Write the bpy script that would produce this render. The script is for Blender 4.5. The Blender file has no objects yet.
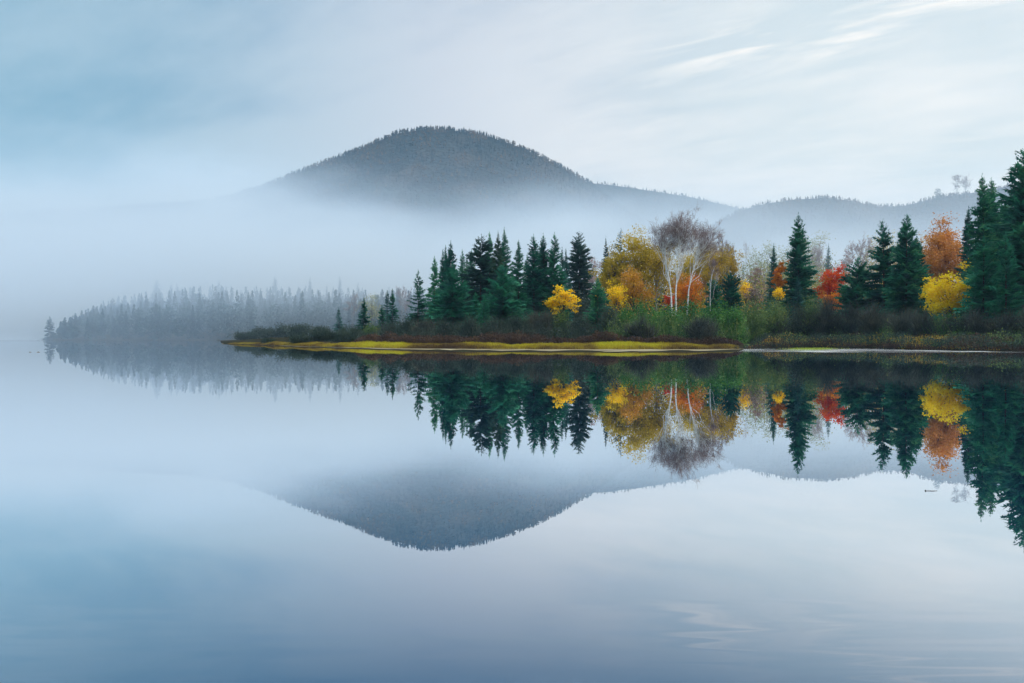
import bpy, math
import numpy as np

# ------------------------------------------------------------------ scene
scene = bpy.context.scene
COL = scene.collection
RS = np.random.RandomState
F, HZ, EYE = 683.0, 338.0, 1.2            # focal length in px, horizon row, eye height


def X(px, d):
    return (px - 512.0) / F * d


def Z(py, d):
    return EYE + (HZ - py) * d / F


# ------------------------------------------------------------------ terrain functions
_sp = [-900, -300, -60, 38, 44, 60, 150, 217, 222, 260, 300, 350, 400, 450, 512, 600, 700, 738, 752, 800, 870, 905, 960, 1024, 1200, 1900]
_sd = [1100, 1000, 900, 800, 350, 335, 328, 325, 134, 112, 91, 75, 65, 60, 57.5, 57, 57, 59, 84, 90, 84, 70, 64, 61, 50, 38]


def shore(px):
    return np.interp(px, _sp, _sd)


def bank(px):
    """width of the flat muddy margin between waterline and sedge"""
    return np.interp(px, [222, 300, 360, 450, 735, 752], [1, 4, 9, 13, 13, 1.5])


def far_hill(y):
    return .10 * np.clip(y - 328, 0, 70) + .085 * np.clip(y - 398, 0, 400)


def ground_z(x, y):
    x = np.asarray(x, float)
    y = np.asarray(y, float)
    px = 512 + F * x / np.maximum(y, 1.0)
    s = y - shore(px)
    bk = np.where(px < 222, .5, bank(px))
    wob = 0.22 * np.sin(x * 0.31 + 1.0) * np.sin(y * 0.23) + 0.10 * np.sin(x * 0.9 + y * 0.7)
    k = np.interp(px, [430, 520], [1.0, 0.0])
    rise = np.interp(px, [480, 600, 1000], [0.02, 0.03, 0.04]) * np.clip(s - 70, 0, 400)
    tip = np.where(px < 219.5, 1.0, np.interp(px, [222, 275], [.12, 1]))
    land = 0.05 * (1 - np.exp(-np.maximum(s, 0) / 0.8)) + tip * (0.2 * np.clip((s - bk) / 4, 0, 1) + 0.018 * np.clip(s - bk, 0, 50))
    land = land + tip * wob * np.clip((s - bk) / 14, 0, 1) + k * far_hill(y) * np.interp(px, [44, 120], [0, 1]) * np.clip(s / 20, 0, 1) + (1 - k) * rise
    return np.where(s > 0, land, np.maximum(-0.9, s * 0.12))


def vnoise(x, y, cell, seed):
    """smooth value noise, 0..1"""
    tab = RS(seed).rand(64, 64)
    fx, fy = np.asarray(x) / cell, np.asarray(y) / cell
    ix, iy = np.floor(fx).astype(int), np.floor(fy).astype(int)
    tx, ty = fx - ix, fy - iy
    tx, ty = tx * tx * (3 - 2 * tx), ty * ty * (3 - 2 * ty)
    q = lambda a, b: tab[np.mod(a, 64), np.mod(b, 64)]
    return (q(ix, iy) * (1 - tx) + q(ix + 1, iy) * tx) * (1 - ty) + (q(ix, iy + 1) * (1 - tx) + q(ix + 1, iy + 1) * tx) * ty


def gz(x, y):
    return float(ground_z(x, y))


# ------------------------------------------------------------------ mesh buffers
class Buf:
    def __init__(self):
        self.v, self.f, self.t, self.n = [], [], [], 0

    def add(self, verts, tris, tint):
        verts = np.asarray(verts, np.float32).reshape(-1, 3)
        tris = np.asarray(tris, np.int32).reshape(-1, 3)
        tint = np.broadcast_to(np.asarray(tint, np.float32), (len(tris),))
        self.v.append(verts)
        self.f.append(tris + self.n)
        self.t.append(tint)
        self.n += len(verts)

    def soup(self, tri, tint):                       # tri: (N,3,3)
        tri = np.asarray(tri, np.float32)
        n = len(tri)
        self.add(tri.reshape(-1, 3), np.arange(n * 3).reshape(-1, 3), tint)

    def tube(self, pts, rad, sides=5, tint=0.5):
        pts = np.asarray(pts, float)
        n = len(pts)
        d = np.gradient(pts, axis=0)
        d /= np.linalg.norm(d, axis=1)[:, None] + 1e-9
        ref = np.where(np.abs(d[:, 2:3]) > 0.9, np.array([[1.0, 0, 0]]), np.array([[0, 0, 1.0]]))
        a = np.cross(d, ref)
        a /= np.linalg.norm(a, axis=1)[:, None] + 1e-9
        b = np.cross(d, a)
        th = np.arange(sides) * 2 * math.pi / sides
        ring = pts[:, None] + np.asarray(rad, float)[:, None, None] * (np.cos(th)[None, :, None] * a[:, None] + np.sin(th)[None, :, None] * b[:, None])
        fs = []
        for i in range(n - 1):
            for k in range(sides):
                p, q = i * sides + k, i * sides + (k + 1) % sides
                fs += [(p, q, q + sides), (p, q + sides, p + sides)]
        self.add(ring.reshape(-1, 3), fs, tint)

    def mesh(self, name, mat, smooth=False):
        v = np.concatenate(self.v)
        f = np.concatenate(self.f)
        t = np.concatenate(self.t)
        me = bpy.data.meshes.new(name)
        me.vertices.add(len(v))
        me.vertices.foreach_set('co', v.ravel())
        me.loops.add(len(f) * 3)
        me.loops.foreach_set('vertex_index', f.ravel())
        me.polygons.add(len(f))
        me.polygons.foreach_set('loop_start', np.arange(len(f), dtype=np.int32) * 3)
        if smooth:
            me.polygons.foreach_set('use_smooth', np.ones(len(f), dtype=bool))
        at = me.attributes.new('tint', 'FLOAT', 'FACE')
        at.data.foreach_set('value', np.ascontiguousarray(t, np.float32))
        me.update(calc_edges=True)
        me.materials.append(mat)
        return me

    def obj(self, name, mat, parent=None, smooth=False):
        o = bpy.data.objects.new(name, self.mesh(name, mat, smooth))
        COL.objects.link(o)
        if parent:
            o.parent = parent
        return o


def thing(name, label, cat, loc, rz=0.0, group=None):
    o = bpy.data.objects.new(name, None)
    COL.objects.link(o)
    o.location = loc
    o.rotation_euler = (0, 0, rz)
    o.empty_display_size = 0.5
    o['label'], o['category'] = label, cat
    if group:
        o['group'] = group
    return o


def copy_tree(src, label, loc, rz, sc, group):
    r = src.copy()
    COL.objects.link(r)
    r.location, r.rotation_euler, r.scale = loc, (0, 0, rz), sc
    r['label'] = label
    if group:
        r['group'] = group
    for ch in list(src.children):
        c = ch.copy()
        COL.objects.link(c)
        c.parent = r
    return r


# ------------------------------------------------------------------ materials
def new_mat(name):
    m = bpy.data.materials.new(name)
    m.use_nodes = True
    nt = m.node_tree
    nt.nodes.clear()
    return m, nt


def N(nt, typ, **kw):
    n = nt.nodes.new(typ)
    for k, v in kw.items():
        if k.startswith('_'):
            setattr(n, k[1:], v)
        else:
            key = int(k[1:]) if k[0] == 'i' and k[1:].isdigit() else k.replace('__', ' ')
            if hasattr(v, 'is_output'):
                nt.links.new(v, n.inputs[key])
            else:
                n.inputs[key].default_value = v
    return n


def math_n(nt, op, a, b=None, c=None, clamp=False):
    n = nt.nodes.new('ShaderNodeMath')
    n.operation = op
    n.use_clamp = clamp
    for i, v in enumerate((a, b, c)):
        if v is None:
            continue
        if hasattr(v, 'is_output'):
            nt.links.new(v, n.inputs[i])
        else:
            n.inputs[i].default_value = v
    return n.outputs[0]


def ramp(nt, fac, stops, interp='LINEAR'):
    n = nt.nodes.new('ShaderNodeValToRGB')
    n.color_ramp.interpolation = interp
    e = n.color_ramp.elements
    while len(e) > 1:
        e.remove(e[0])
    e[0].position = stops[0][0]
    e[0].color = (*stops[0][1], 1) if len(stops[0][1]) == 3 else stops[0][1]
    for p, c in stops[1:]:
        k = e.new(p)
        k.color = (*c, 1)
    if fac is not None:
        nt.links.new(fac, n.inputs[0])
    return n.outputs[0]


def smooth_n(nt, v, lo, hi, o0=0.0, o1=1.0):
    n = nt.nodes.new('ShaderNodeMapRange')
    n.interpolation_type = 'SMOOTHSTEP'
    nt.links.new(v, n.inputs[0])
    for i, q in enumerate((lo, hi, o0, o1)):
        n.inputs[i + 1].default_value = q
    return n.outputs[0]


def foliage(name, cols, clump=0.45, transl=0.3, rough=0.75, obj_var=0.25, tw=0.45, nw=1.5):
    """Leaves or needles: colours vary by leaf, by clump and by plant."""
    m, nt = new_mat(name)
    at = N(nt, 'ShaderNodeAttribute', _attribute_name='tint')
    tc = N(nt, 'ShaderNodeTexCoord')
    oi = N(nt, 'ShaderNodeObjectInfo')
    no = N(nt, 'ShaderNodeTexNoise', Vector=tc.outputs['Object'], Scale=clump, Detail=3.0)
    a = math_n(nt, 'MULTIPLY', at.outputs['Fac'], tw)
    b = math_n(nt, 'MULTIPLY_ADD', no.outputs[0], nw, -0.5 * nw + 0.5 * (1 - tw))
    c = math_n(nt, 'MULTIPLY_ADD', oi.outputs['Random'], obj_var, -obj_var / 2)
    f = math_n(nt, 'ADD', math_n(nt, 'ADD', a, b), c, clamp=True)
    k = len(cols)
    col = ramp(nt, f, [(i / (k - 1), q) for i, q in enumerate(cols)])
    p = N(nt, 'ShaderNodeBsdfPrincipled', Base__Color=col, Roughness=rough)
    p.inputs['Specular IOR Level'].default_value = 0.2
    tr = N(nt, 'ShaderNodeBsdfTranslucent', Color=col)
    mx = N(nt, 'ShaderNodeMixShader', Fac=transl, i1=p.outputs[0], i2=tr.outputs[0])
    out = N(nt, 'ShaderNodeOutputMaterial', Surface=mx.outputs[0])
    return m


def bark(name, c1, c2, scale=3.0, stretch=0.25):
    m, nt = new_mat(name)
    tc = N(nt, 'ShaderNodeTexCoord')
    mp = N(nt, 'ShaderNodeMapping', Vector=tc.outputs['Object'])
    mp.inputs['Scale'].default_value = (1, 1, stretch)
    no = N(nt, 'ShaderNodeTexNoise', Vector=mp.outputs[0], Scale=scale, Detail=4.0)
    col = ramp(nt, no.outputs[0], [(0.35, c1), (0.65, c2)])
    bp = N(nt, 'ShaderNodeBump', Height=no.outputs[0], Strength=0.5, Distance=0.05)
    p = N(nt, 'ShaderNodeBsdfPrincipled', Base__Color=col, Roughness=0.9, Normal=bp.outputs[0])
    N(nt, 'ShaderNodeOutputMaterial', Surface=p.outputs[0])
    return m


M = {}
M['spruce'] = foliage('spruce_needles', [(0.0072, 0.0504, 0.0432), (0.012, 0.102, 0.0744), (0.0264, 0.18, 0.1104), (0.084, 0.264, 0.12)], obj_var=.5, tw=.55)
M['young'] = foliage('young_fir_needles', [(0.0096, 0.078, 0.0504), (0.0192, 0.15, 0.09), (0.0384, 0.228, 0.114), (0.084, 0.312, 0.132)], obj_var=.5, tw=.55)
M['fir'] = foliage('fir_needles', [(0.0072, 0.0504, 0.0384), (0.0132, 0.1104, 0.072), (0.036, 0.198, 0.102), (0.114, 0.3, 0.108)], obj_var=.5, tw=.55)
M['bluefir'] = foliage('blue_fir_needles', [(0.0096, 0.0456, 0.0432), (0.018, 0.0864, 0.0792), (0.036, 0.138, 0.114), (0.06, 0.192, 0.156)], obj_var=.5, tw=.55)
M['pine'] = foliage('pine_needles', [(.008, .030, .026), (.016, .055, .045), (.032, .085, .065), (.06, .12, .085)], obj_var=.5, tw=.55)
M['yellow'] = foliage('bright_yellow_leaves', [(.55, .30, .004), (.80, .52, .008), (.90, .66, .012), (.92, .74, .05)], transl=.45)
M['gold'] = foliage('amber_leaves', [(.56, .28, .004), (.86, .52, .008), (.93, .66, .01), (.93, .74, .03)], transl=.45)
M['olive'] = foliage('olive_yellow_leaves', [(.14, .13, .014), (.30, .22, .014), (.48, .34, .016), (.62, .43, .02)], clump=.35, transl=.35)
M['larch'] = foliage('golden_needles', [(.16, .12, .012), (.32, .22, .015), (.5, .32, .02), (.6, .38, .03)])
M['orange'] = foliage('orange_leaves', [(.30, .075, .008), (.52, .15, .008), (.68, .22, .01), (.75, .34, .02)], transl=.4)
M['rust'] = foliage('orange_brown_leaves', [(0.297, 0.1148, 0.027), (0.486, 0.2025, 0.0405), (0.675, 0.297, 0.06075), (0.783, 0.378, 0.081)], clump=.3, transl=.35)
M['amber'] = foliage('amber_brown_leaves', [(.28, .11, .015), (.46, .20, .018), (.60, .30, .02), (.66, .40, .03)], clump=.35, transl=.35)
M['oldspruce'] = foliage('old_spruce_needles', [(.012, .036, .026), (.022, .066, .042), (.045, .105, .058), (.11, .17, .075)], obj_var=.5, tw=.55)
M['red'] = foliage('scarlet_leaves', [(.30, .015, .01), (.55, .035, .012), (.68, .09, .012), (.75, .20, .015)], clump=.35, transl=.4)
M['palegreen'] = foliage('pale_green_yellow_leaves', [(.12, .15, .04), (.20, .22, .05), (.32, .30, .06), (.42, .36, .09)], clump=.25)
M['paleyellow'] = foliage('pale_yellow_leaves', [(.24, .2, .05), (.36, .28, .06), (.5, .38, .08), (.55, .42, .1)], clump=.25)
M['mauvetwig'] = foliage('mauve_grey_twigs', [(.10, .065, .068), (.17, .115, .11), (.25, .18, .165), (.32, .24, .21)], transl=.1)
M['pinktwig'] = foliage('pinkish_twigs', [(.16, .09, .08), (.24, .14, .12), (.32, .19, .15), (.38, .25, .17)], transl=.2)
M['willow'] = foliage('willow_leaves', [(0.01428, 0.0561, 0.01428), (0.0306, 0.1173, 0.02448), (0.0612, 0.1785, 0.03468), (0.1326, 0.2448, 0.0459)], clump=.5)
M['olivebush'] = foliage('olive_bush_leaves', [(0.026, 0.05687, 0.026), (0.05687, 0.1137, 0.039), (0.1219, 0.1869, 0.052), (0.2762, 0.2925, 0.07313)], clump=.6)
M['darkbush'] = foliage('dark_bush_leaves', [(0.01512, 0.02592, 0.0216), (0.02592, 0.04536, 0.03456), (0.04536, 0.06696, 0.04752), (0.081, 0.0918, 0.0594)], clump=.6)
M['twigbush'] = foliage('bare_bush_twigs', [(0.0176, 0.0256, 0.024), (0.0368, 0.0448, 0.0384), (0.068, 0.0704, 0.0528), (0.12, 0.116, 0.076)], clump=.6, transl=.1)
M['russet'] = foliage('russet_bush_leaves', [(.022, .016, .016), (.042, .026, .022), (.080, .045, .028), (.17, .10, .04)], clump=.7)
M['goldbush'] = foliage('golden_bush_leaves', [(.12, .07, .015), (.24, .14, .02), (.36, .22, .025), (.45, .32, .04)], clump=.9)
M['grass'] = foliage('sedge_blades', [(0.0595, 0.0323, 0.017), (0.1445, 0.08925, 0.0255), (0.2805, 0.204, 0.0255), (0.425, 0.3485, 0.017), (0.476, 0.4505, 0.0255)], clump=.5, transl=.35, obj_var=0, tw=.95, nw=.5)
M['reed'] = foliage('fresh_green_blades', [(.2, .2, .03), (.26, .3, .03), (.3, .38, .04), (.36, .44, .05)], clump=.4, transl=.35, obj_var=0)
M['mtn'] = foliage('mountain_tree_leaves', [(.004, .011, .014), (.008, .015, .018), (.044, .029, .018), (.10, .056, .022)], clump=.016, transl=.1, nw=2.2, obj_var=0)
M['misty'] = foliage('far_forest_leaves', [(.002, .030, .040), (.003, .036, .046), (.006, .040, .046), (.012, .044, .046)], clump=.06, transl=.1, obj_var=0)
M['bark'] = bark('brown_bark', (.018, .015, .012), (.05, .042, .034))
M['greybark'] = bark('grey_bark', (.12, .11, .10), (.28, .26, .24))
M['birch'] = bark('white_birch_bark', (.42, .40, .38), (.78, .77, .75), 2.5, 1.6)
M['stick'] = bark('wet_stick_bark', (.012, .008, .006), (.03, .02, .016), 60, .3)

# ground: dark peaty soil, moss and dead leaves
m, nt = new_mat('forest_soil')
tc = N(nt, 'ShaderNodeTexCoord')
n1 = N(nt, 'ShaderNodeTexNoise', Vector=tc.outputs['Object'], Scale=0.6, Detail=6.0)
n2 = N(nt, 'ShaderNodeTexNoise', Vector=tc.outputs['Object'], Scale=6.0, Detail=4.0)
c = ramp(nt, n1.outputs[0], [(.3, (.014, .013, .010)), (.5, (.028, .024, .016)), (.7, (.026, .034, .016))])
bp = N(nt, 'ShaderNodeBump', Height=n2.outputs[0], Strength=.7, Distance=.2)
p = N(nt, 'ShaderNodeBsdfPrincipled', Base__Color=c, Roughness=.95, Normal=bp.outputs[0])
p.inputs['Specular IOR Level'].default_value = 0.0
N(nt, 'ShaderNodeOutputMaterial', Surface=p.outputs[0])
M['soil'] = m

m, nt = new_mat('pale_dead_sedge_mud')
tc = N(nt, 'ShaderNodeTexCoord')
n1 = N(nt, 'ShaderNodeTexNoise', Vector=tc.outputs['Object'], Scale=.35, Detail=6.0)
c = ramp(nt, n1.outputs[0], [(.35, (.06, .045, .03)), (.5, (.20, .165, .10)), (.68, (.34, .30, .20))])
p = N(nt, 'ShaderNodeBsdfPrincipled', Base__Color=c, Roughness=.9)
p.inputs['Specular IOR Level'].default_value = 0.0
N(nt, 'ShaderNodeOutputMaterial', Surface=p.outputs[0])
M['mud'] = m

m, nt = new_mat('mountain_forest_floor')
tc = N(nt, 'ShaderNodeTexCoord')
n1 = N(nt, 'ShaderNodeTexNoise', Vector=tc.outputs['Object'], Scale=.012, Detail=8.0)
n2 = N(nt, 'ShaderNodeTexNoise', Vector=tc.outputs['Object'], Scale=.12, Detail=4.0)
c = ramp(nt, n1.outputs[0], [(.35, (.005, .011, .014)), (.52, (.009, .014, .015)), (.66, (.030, .023, .017))])
bp = N(nt, 'ShaderNodeBump', Height=n2.outputs[0], Strength=1.0, Distance=8.0)
p = N(nt, 'ShaderNodeBsdfPrincipled', Base__Color=c, Roughness=1.0, Normal=bp.outputs[0])
N(nt, 'ShaderNodeOutputMaterial', Surface=p.outputs[0])
M['mtnfloor'] = m

# ------------------------------------------------------------------ ground, water, mountains
pxs = np.concatenate([np.arange(-900, -100, 20), np.arange(-100, 1130, 3), np.arange(1130, 1900, 20)]).astype(float)
ds = np.concatenate([np.geomspace(36, 160, 120), np.geomspace(164, 700, 60), np.geomspace(730, 3200, 16)])
PX, DD = np.meshgrid(pxs, ds)
gx = X(PX, DD)
g = ground_z(gx, DD)
nr, nc = PX.shape
idx = np.arange(nr * nc).reshape(nr, nc)
a, b_, c_, d_ = idx[:-1, :-1].ravel(), idx[:-1, 1:].ravel(), idx[1:, 1:].ravel(), idx[1:, :-1].ravel()
b = Buf()
b.add(np.stack([gx, DD, g], -1), np.concatenate([np.stack([a, b_, c_], -1), np.stack([a, c_, d_], -1)]), .5)
o = b.obj('ground', M['soil'], smooth=True)
o['kind'] = 'structure'


def strip(name, p0, p1, near, far, z, mat, n=200, seed=1):
    """a thin irregular sheet along the waterline"""
    r = RS(seed)
    bb = Buf()
    px = np.linspace(p0, p1, n)
    w = np.interp(np.arange(n), np.arange(0, n, 5), r.uniform(0.1, 1.0, len(np.arange(0, n, 5))))
    taper = np.clip(np.minimum(np.arange(n), np.arange(n)[::-1]) / 12, 0, 1)
    sh = shore(px)
    dn, df = sh + bank(px) * .8 - (near + bank(px) * .7) * w * taper, sh + bank(px) + far
    V = np.stack([np.stack([X(px, dn), dn, np.full(n, z)], -1), np.stack([X(px, df), df, np.full(n, z)], -1)])
    i = np.arange(n - 1)
    bb.add(V.reshape(-1, 3), np.concatenate([np.stack([i, i + 1, i + 1 + n], -1), np.stack([i, i + 1 + n, i + n], -1)]), .5)
    oo = bb.obj(name, mat)
    oo['kind'] = 'structure'
    return oo


strip('shore', 232, 744, 1.2, 0.6, 0.058, M['mud'], seed=3)

# water: a dark, almost mirror-flat lake
m, nt = new_mat('lake_water')
tc = N(nt, 'ShaderNodeTexCoord')
pos = tc.outputs['Object']
sep = N(nt, 'ShaderNodeSeparateXYZ', Vector=pos)
mp1 = N(nt, 'ShaderNodeMapping', Vector=pos)
mp1.inputs['Scale'].default_value = (0.10, 1.0, 1)
mp1.inputs['Rotation'].default_value = (0, 0, 0.06)
w1 = N(nt, 'ShaderNodeTexNoise', Vector=mp1.outputs[0], Scale=3.0, Detail=2.0)
mp2 = N(nt, 'ShaderNodeMapping', Vector=pos)
mp2.inputs['Scale'].default_value = (0.35, 1.0, 1)
w2 = N(nt, 'ShaderNodeTexNoise', Vector=mp2.outputs[0], Scale=0.9, Detail=2.0)
near = smooth_n(nt, sep.outputs[1], 2.1, 3.5, 14.0, 0.22)
h = math_n(nt, 'MULTIPLY', w1.outputs[0], near)
h = math_n(nt, 'ADD', h, math_n(nt, 'MULTIPLY', w2.outputs[0], math_n(nt, 'MULTIPLY_ADD', near, .35, .4)))
bump = N(nt, 'ShaderNodeBump', Height=h, Strength=1.0, Distance=0.0008)
lw = N(nt, 'ShaderNodeLayerWeight', Blend=0.5)
fr = ramp(nt, lw.outputs['Facing'], [(.40, (.10,) * 3), (.56, (.19,) * 3), (.64, (.46,) * 3), (.74, (.80,) * 3), (.86, (.94,) * 3), (1.0, (.98,) * 3)])
# wind-ruffled streaks
mp3 = N(nt, 'ShaderNodeMapping', Vector=pos)
mp3.inputs['Scale'].default_value = (0.16, 1.3, 1)
w3 = N(nt, 'ShaderNodeTexNoise', Vector=mp3.outputs[0], Scale=1.0, Detail=3.0)
in_x = math_n(nt, 'MULTIPLY', smooth_n(nt, sep.outputs[0], 17, 24), 1.0)
in_y = math_n(nt, 'MULTIPLY', smooth_n(nt, sep.outputs[1], 54, 60), smooth_n(nt, sep.outputs[1], 82, 70))
patch = math_n(nt, 'MULTIPLY', math_n(nt, 'MULTIPLY', in_x, in_y), smooth_n(nt, w3.outputs[0], .50, .60))
far_y = math_n(nt, 'MULTIPLY', smooth_n(nt, sep.outputs[1], 190, 240), 0.5)
rough = math_n(nt, 'ADD', math_n(nt, 'MULTIPLY', patch, 0.42), math_n(nt, 'MULTIPLY', far_y, 0.10))
gl = N(nt, 'ShaderNodeBsdfGlossy', Color=(.98, .99, 1.0, 1), Roughness=rough, Normal=bump.outputs[0])
df = N(nt, 'ShaderNodeBsdfDiffuse', Color=(.004, .045, .095, 1))
mx = N(nt, 'ShaderNodeMixShader', Fac=fr, i1=df.outputs[0], i2=gl.outputs[0])
N(nt, 'ShaderNodeOutputMaterial', Surface=mx.outputs[0])
M['water'] = m
b = Buf()
b.add([(-3300, -300, 0), (3300, -300, 0), (3300, 3200, 0), (-3300, 3200, 0)], [(0, 1, 2), (0, 2, 3)], .5)
o = b.obj('water', M['water'])
o['kind'] = 'structure'


def fbm(x, y, seed):
    r = RS(seed)
    s = np.zeros_like(x)
    for k in range(5):
        f = 0.006 * 1.9 ** k
        a1, a2, p1, p2 = r.uniform(0, 6.28, 4)
        s += np.sin(f * (x * math.cos(a1) + y * math.sin(a1)) + p1) * np.sin(f * (x * math.cos(a2) + y * math.sin(a2)) + p2) / 1.7 ** k
    return s


def ridge(name, prof, dc, d0, seed, ntrees, hsize, exp=1.9):
    """a hill whose crest at distance dc follows the profile; its front foot is at d0"""
    pp = np.array(prof, float)

    def hz(x, y):
        px = 512 + F * x / dc
        crest = np.interp(px, pp[:, 0], Z(pp[:, 1], dc))
        t = np.clip((y - d0) / (dc - d0), 0, 1.0)
        back = np.clip((y - dc) / (dc * 0.45), 0, 1)
        sh = t ** exp * (1.35 - 0.35 * t)
        zz = crest * np.where(y <= dc, sh, 1 - back ** 1.5)
        return zz + fbm(x, y, seed) * 14 * np.sin(math.pi * t) * np.clip(crest / 200, .2, 1) - 3

    x0, x1 = X(pp[0, 0], dc), X(pp[-1, 0], dc)
    xs = np.linspace(x0, x1, 220)
    ys = np.concatenate([np.linspace(d0, dc, 70), np.linspace(dc, dc * 1.45, 18)[1:]])
    XX, YY = np.meshgrid(xs, ys)
    ZZ = hz(XX, YY)
    nr, nc = XX.shape
    idx = np.arange(nr * nc).reshape(nr, nc)
    a, b_, c_, d_ = idx[:-1, :-1].ravel(), idx[:-1, 1:].ravel(), idx[1:, 1:].ravel(), idx[1:, :-1].ravel()
    bb = Buf()
    bb.add(np.stack([XX, YY, ZZ], -1), np.concatenate([np.stack([a, b_, c_], -1), np.stack([a, c_, d_], -1)]), .5)
    oo = bb.obj(name, M['mtnfloor'], smooth=True)
    oo['kind'] = 'structure'
    r = RS(seed + 5)
    tx = r.uniform(x0, x1, ntrees)
    ty = d0 + (dc - d0) * (1 - r.rand(ntrees) ** 1.6 * 0.62)
    ty[: ntrees // 8] = dc + r.uniform(-12, 6, ntrees // 8)
    tz = hz(tx, ty)
    return oo, tx, ty, tz, hsize


def tiny_trees(bb, tx, ty, tz, hs, seed, broad=0.35):
    """simple far trees: jagged two-tier cones and rough crowns, five-sided"""
    r = RS(seed)
    n = len(tx)
    H = hs * r.uniform(.55, 1.25, n)
    H[: n // 8] *= .9
    isb = r.rand(n) < broad
    R = np.where(isb, H * r.uniform(.26, .36, n), H * r.uniform(.13, .2, n))
    tint = np.where(isb, r.uniform(.55, 1.3, n), r.uniform(0, .6, n))
    th0 = r.uniform(0, 6.28, n)
    for lo, hi, k in ((0.02, .62, 1.0), (.38, 1.0, .66)):
        hi_ = np.where(isb & (hi == 1.0), .86, hi)
        ring = []
        for q in range(5):
            th = th0 + q * 1.2566 + lo * 3
            rr = R * k * r.uniform(.6, 1.25, n)
            ring.append(np.stack([tx + rr * np.cos(th), ty + rr * np.sin(th), tz + H * (lo + r.uniform(-.04, .1, n)) + np.where(isb, H * .22, 0)], -1))
        top = np.stack([tx + R * .15 * r.randn(n), ty, tz + H * hi_], -1)
        for q in range(5):
            bb.soup(np.stack([ring[q], ring[(q + 1) % 5], top], 1), tint)


mprof = [(-420, 236), (-120, 222), (40, 212), (120, 207), (200, 202), (230, 196), (260, 187), (300, 171), (340, 156), (372, 143), (398, 132), (425, 128), (452, 129), (480, 133), (512, 143), (540, 155), (565, 168), (590, 183), (612, 200), (650, 226), (720, 262), (800, 300), (900, 330)]
h1prof = [(430, 215), (520, 190), (580, 181), (610, 184), (645, 189), (690, 196), (725, 204), (745, 209), (790, 216), (850, 218), (950, 214), (1050, 210), (1200, 220), (1500, 280)]
h2prof = [(600, 330), (660, 270), (700, 232), (738, 210), (760, 203), (790, 198), (825, 196), (850, 199), (880, 205), (905, 204), (940, 195), (980, 190), (1024, 181), (1100, 172), (1250, 185), (1500, 230), (1800, 280)]
bb = Buf()
_, tx, ty, tz, hs = ridge('mountain', mprof, 1500, 820, 11, 22000, 10)
tiny_trees(bb, tx, ty, tz, hs, 21)
oo = bb.obj('mountain_forest', M['mtn'])
oo['kind'] = 'stuff'
bb = Buf()
_, tx, ty, tz, hs = ridge('hills', h1prof, 1750, 1250, 12, 7000, 9)
tiny_trees(bb, tx, ty, tz, hs, 22)
_, tx, ty, tz, hs = ridge('hills', h2prof, 1050, 620, 13, 11000, 6)
tiny_trees(bb, tx, ty, tz, hs, 23)
oo = bb.obj('hillside_forest', M['mtn'])
oo['kind'] = 'stuff'
H2 = None

# ------------------------------------------------------------------ plant generators (local coordinates, base at origin)
SINK = 0.35


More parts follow.
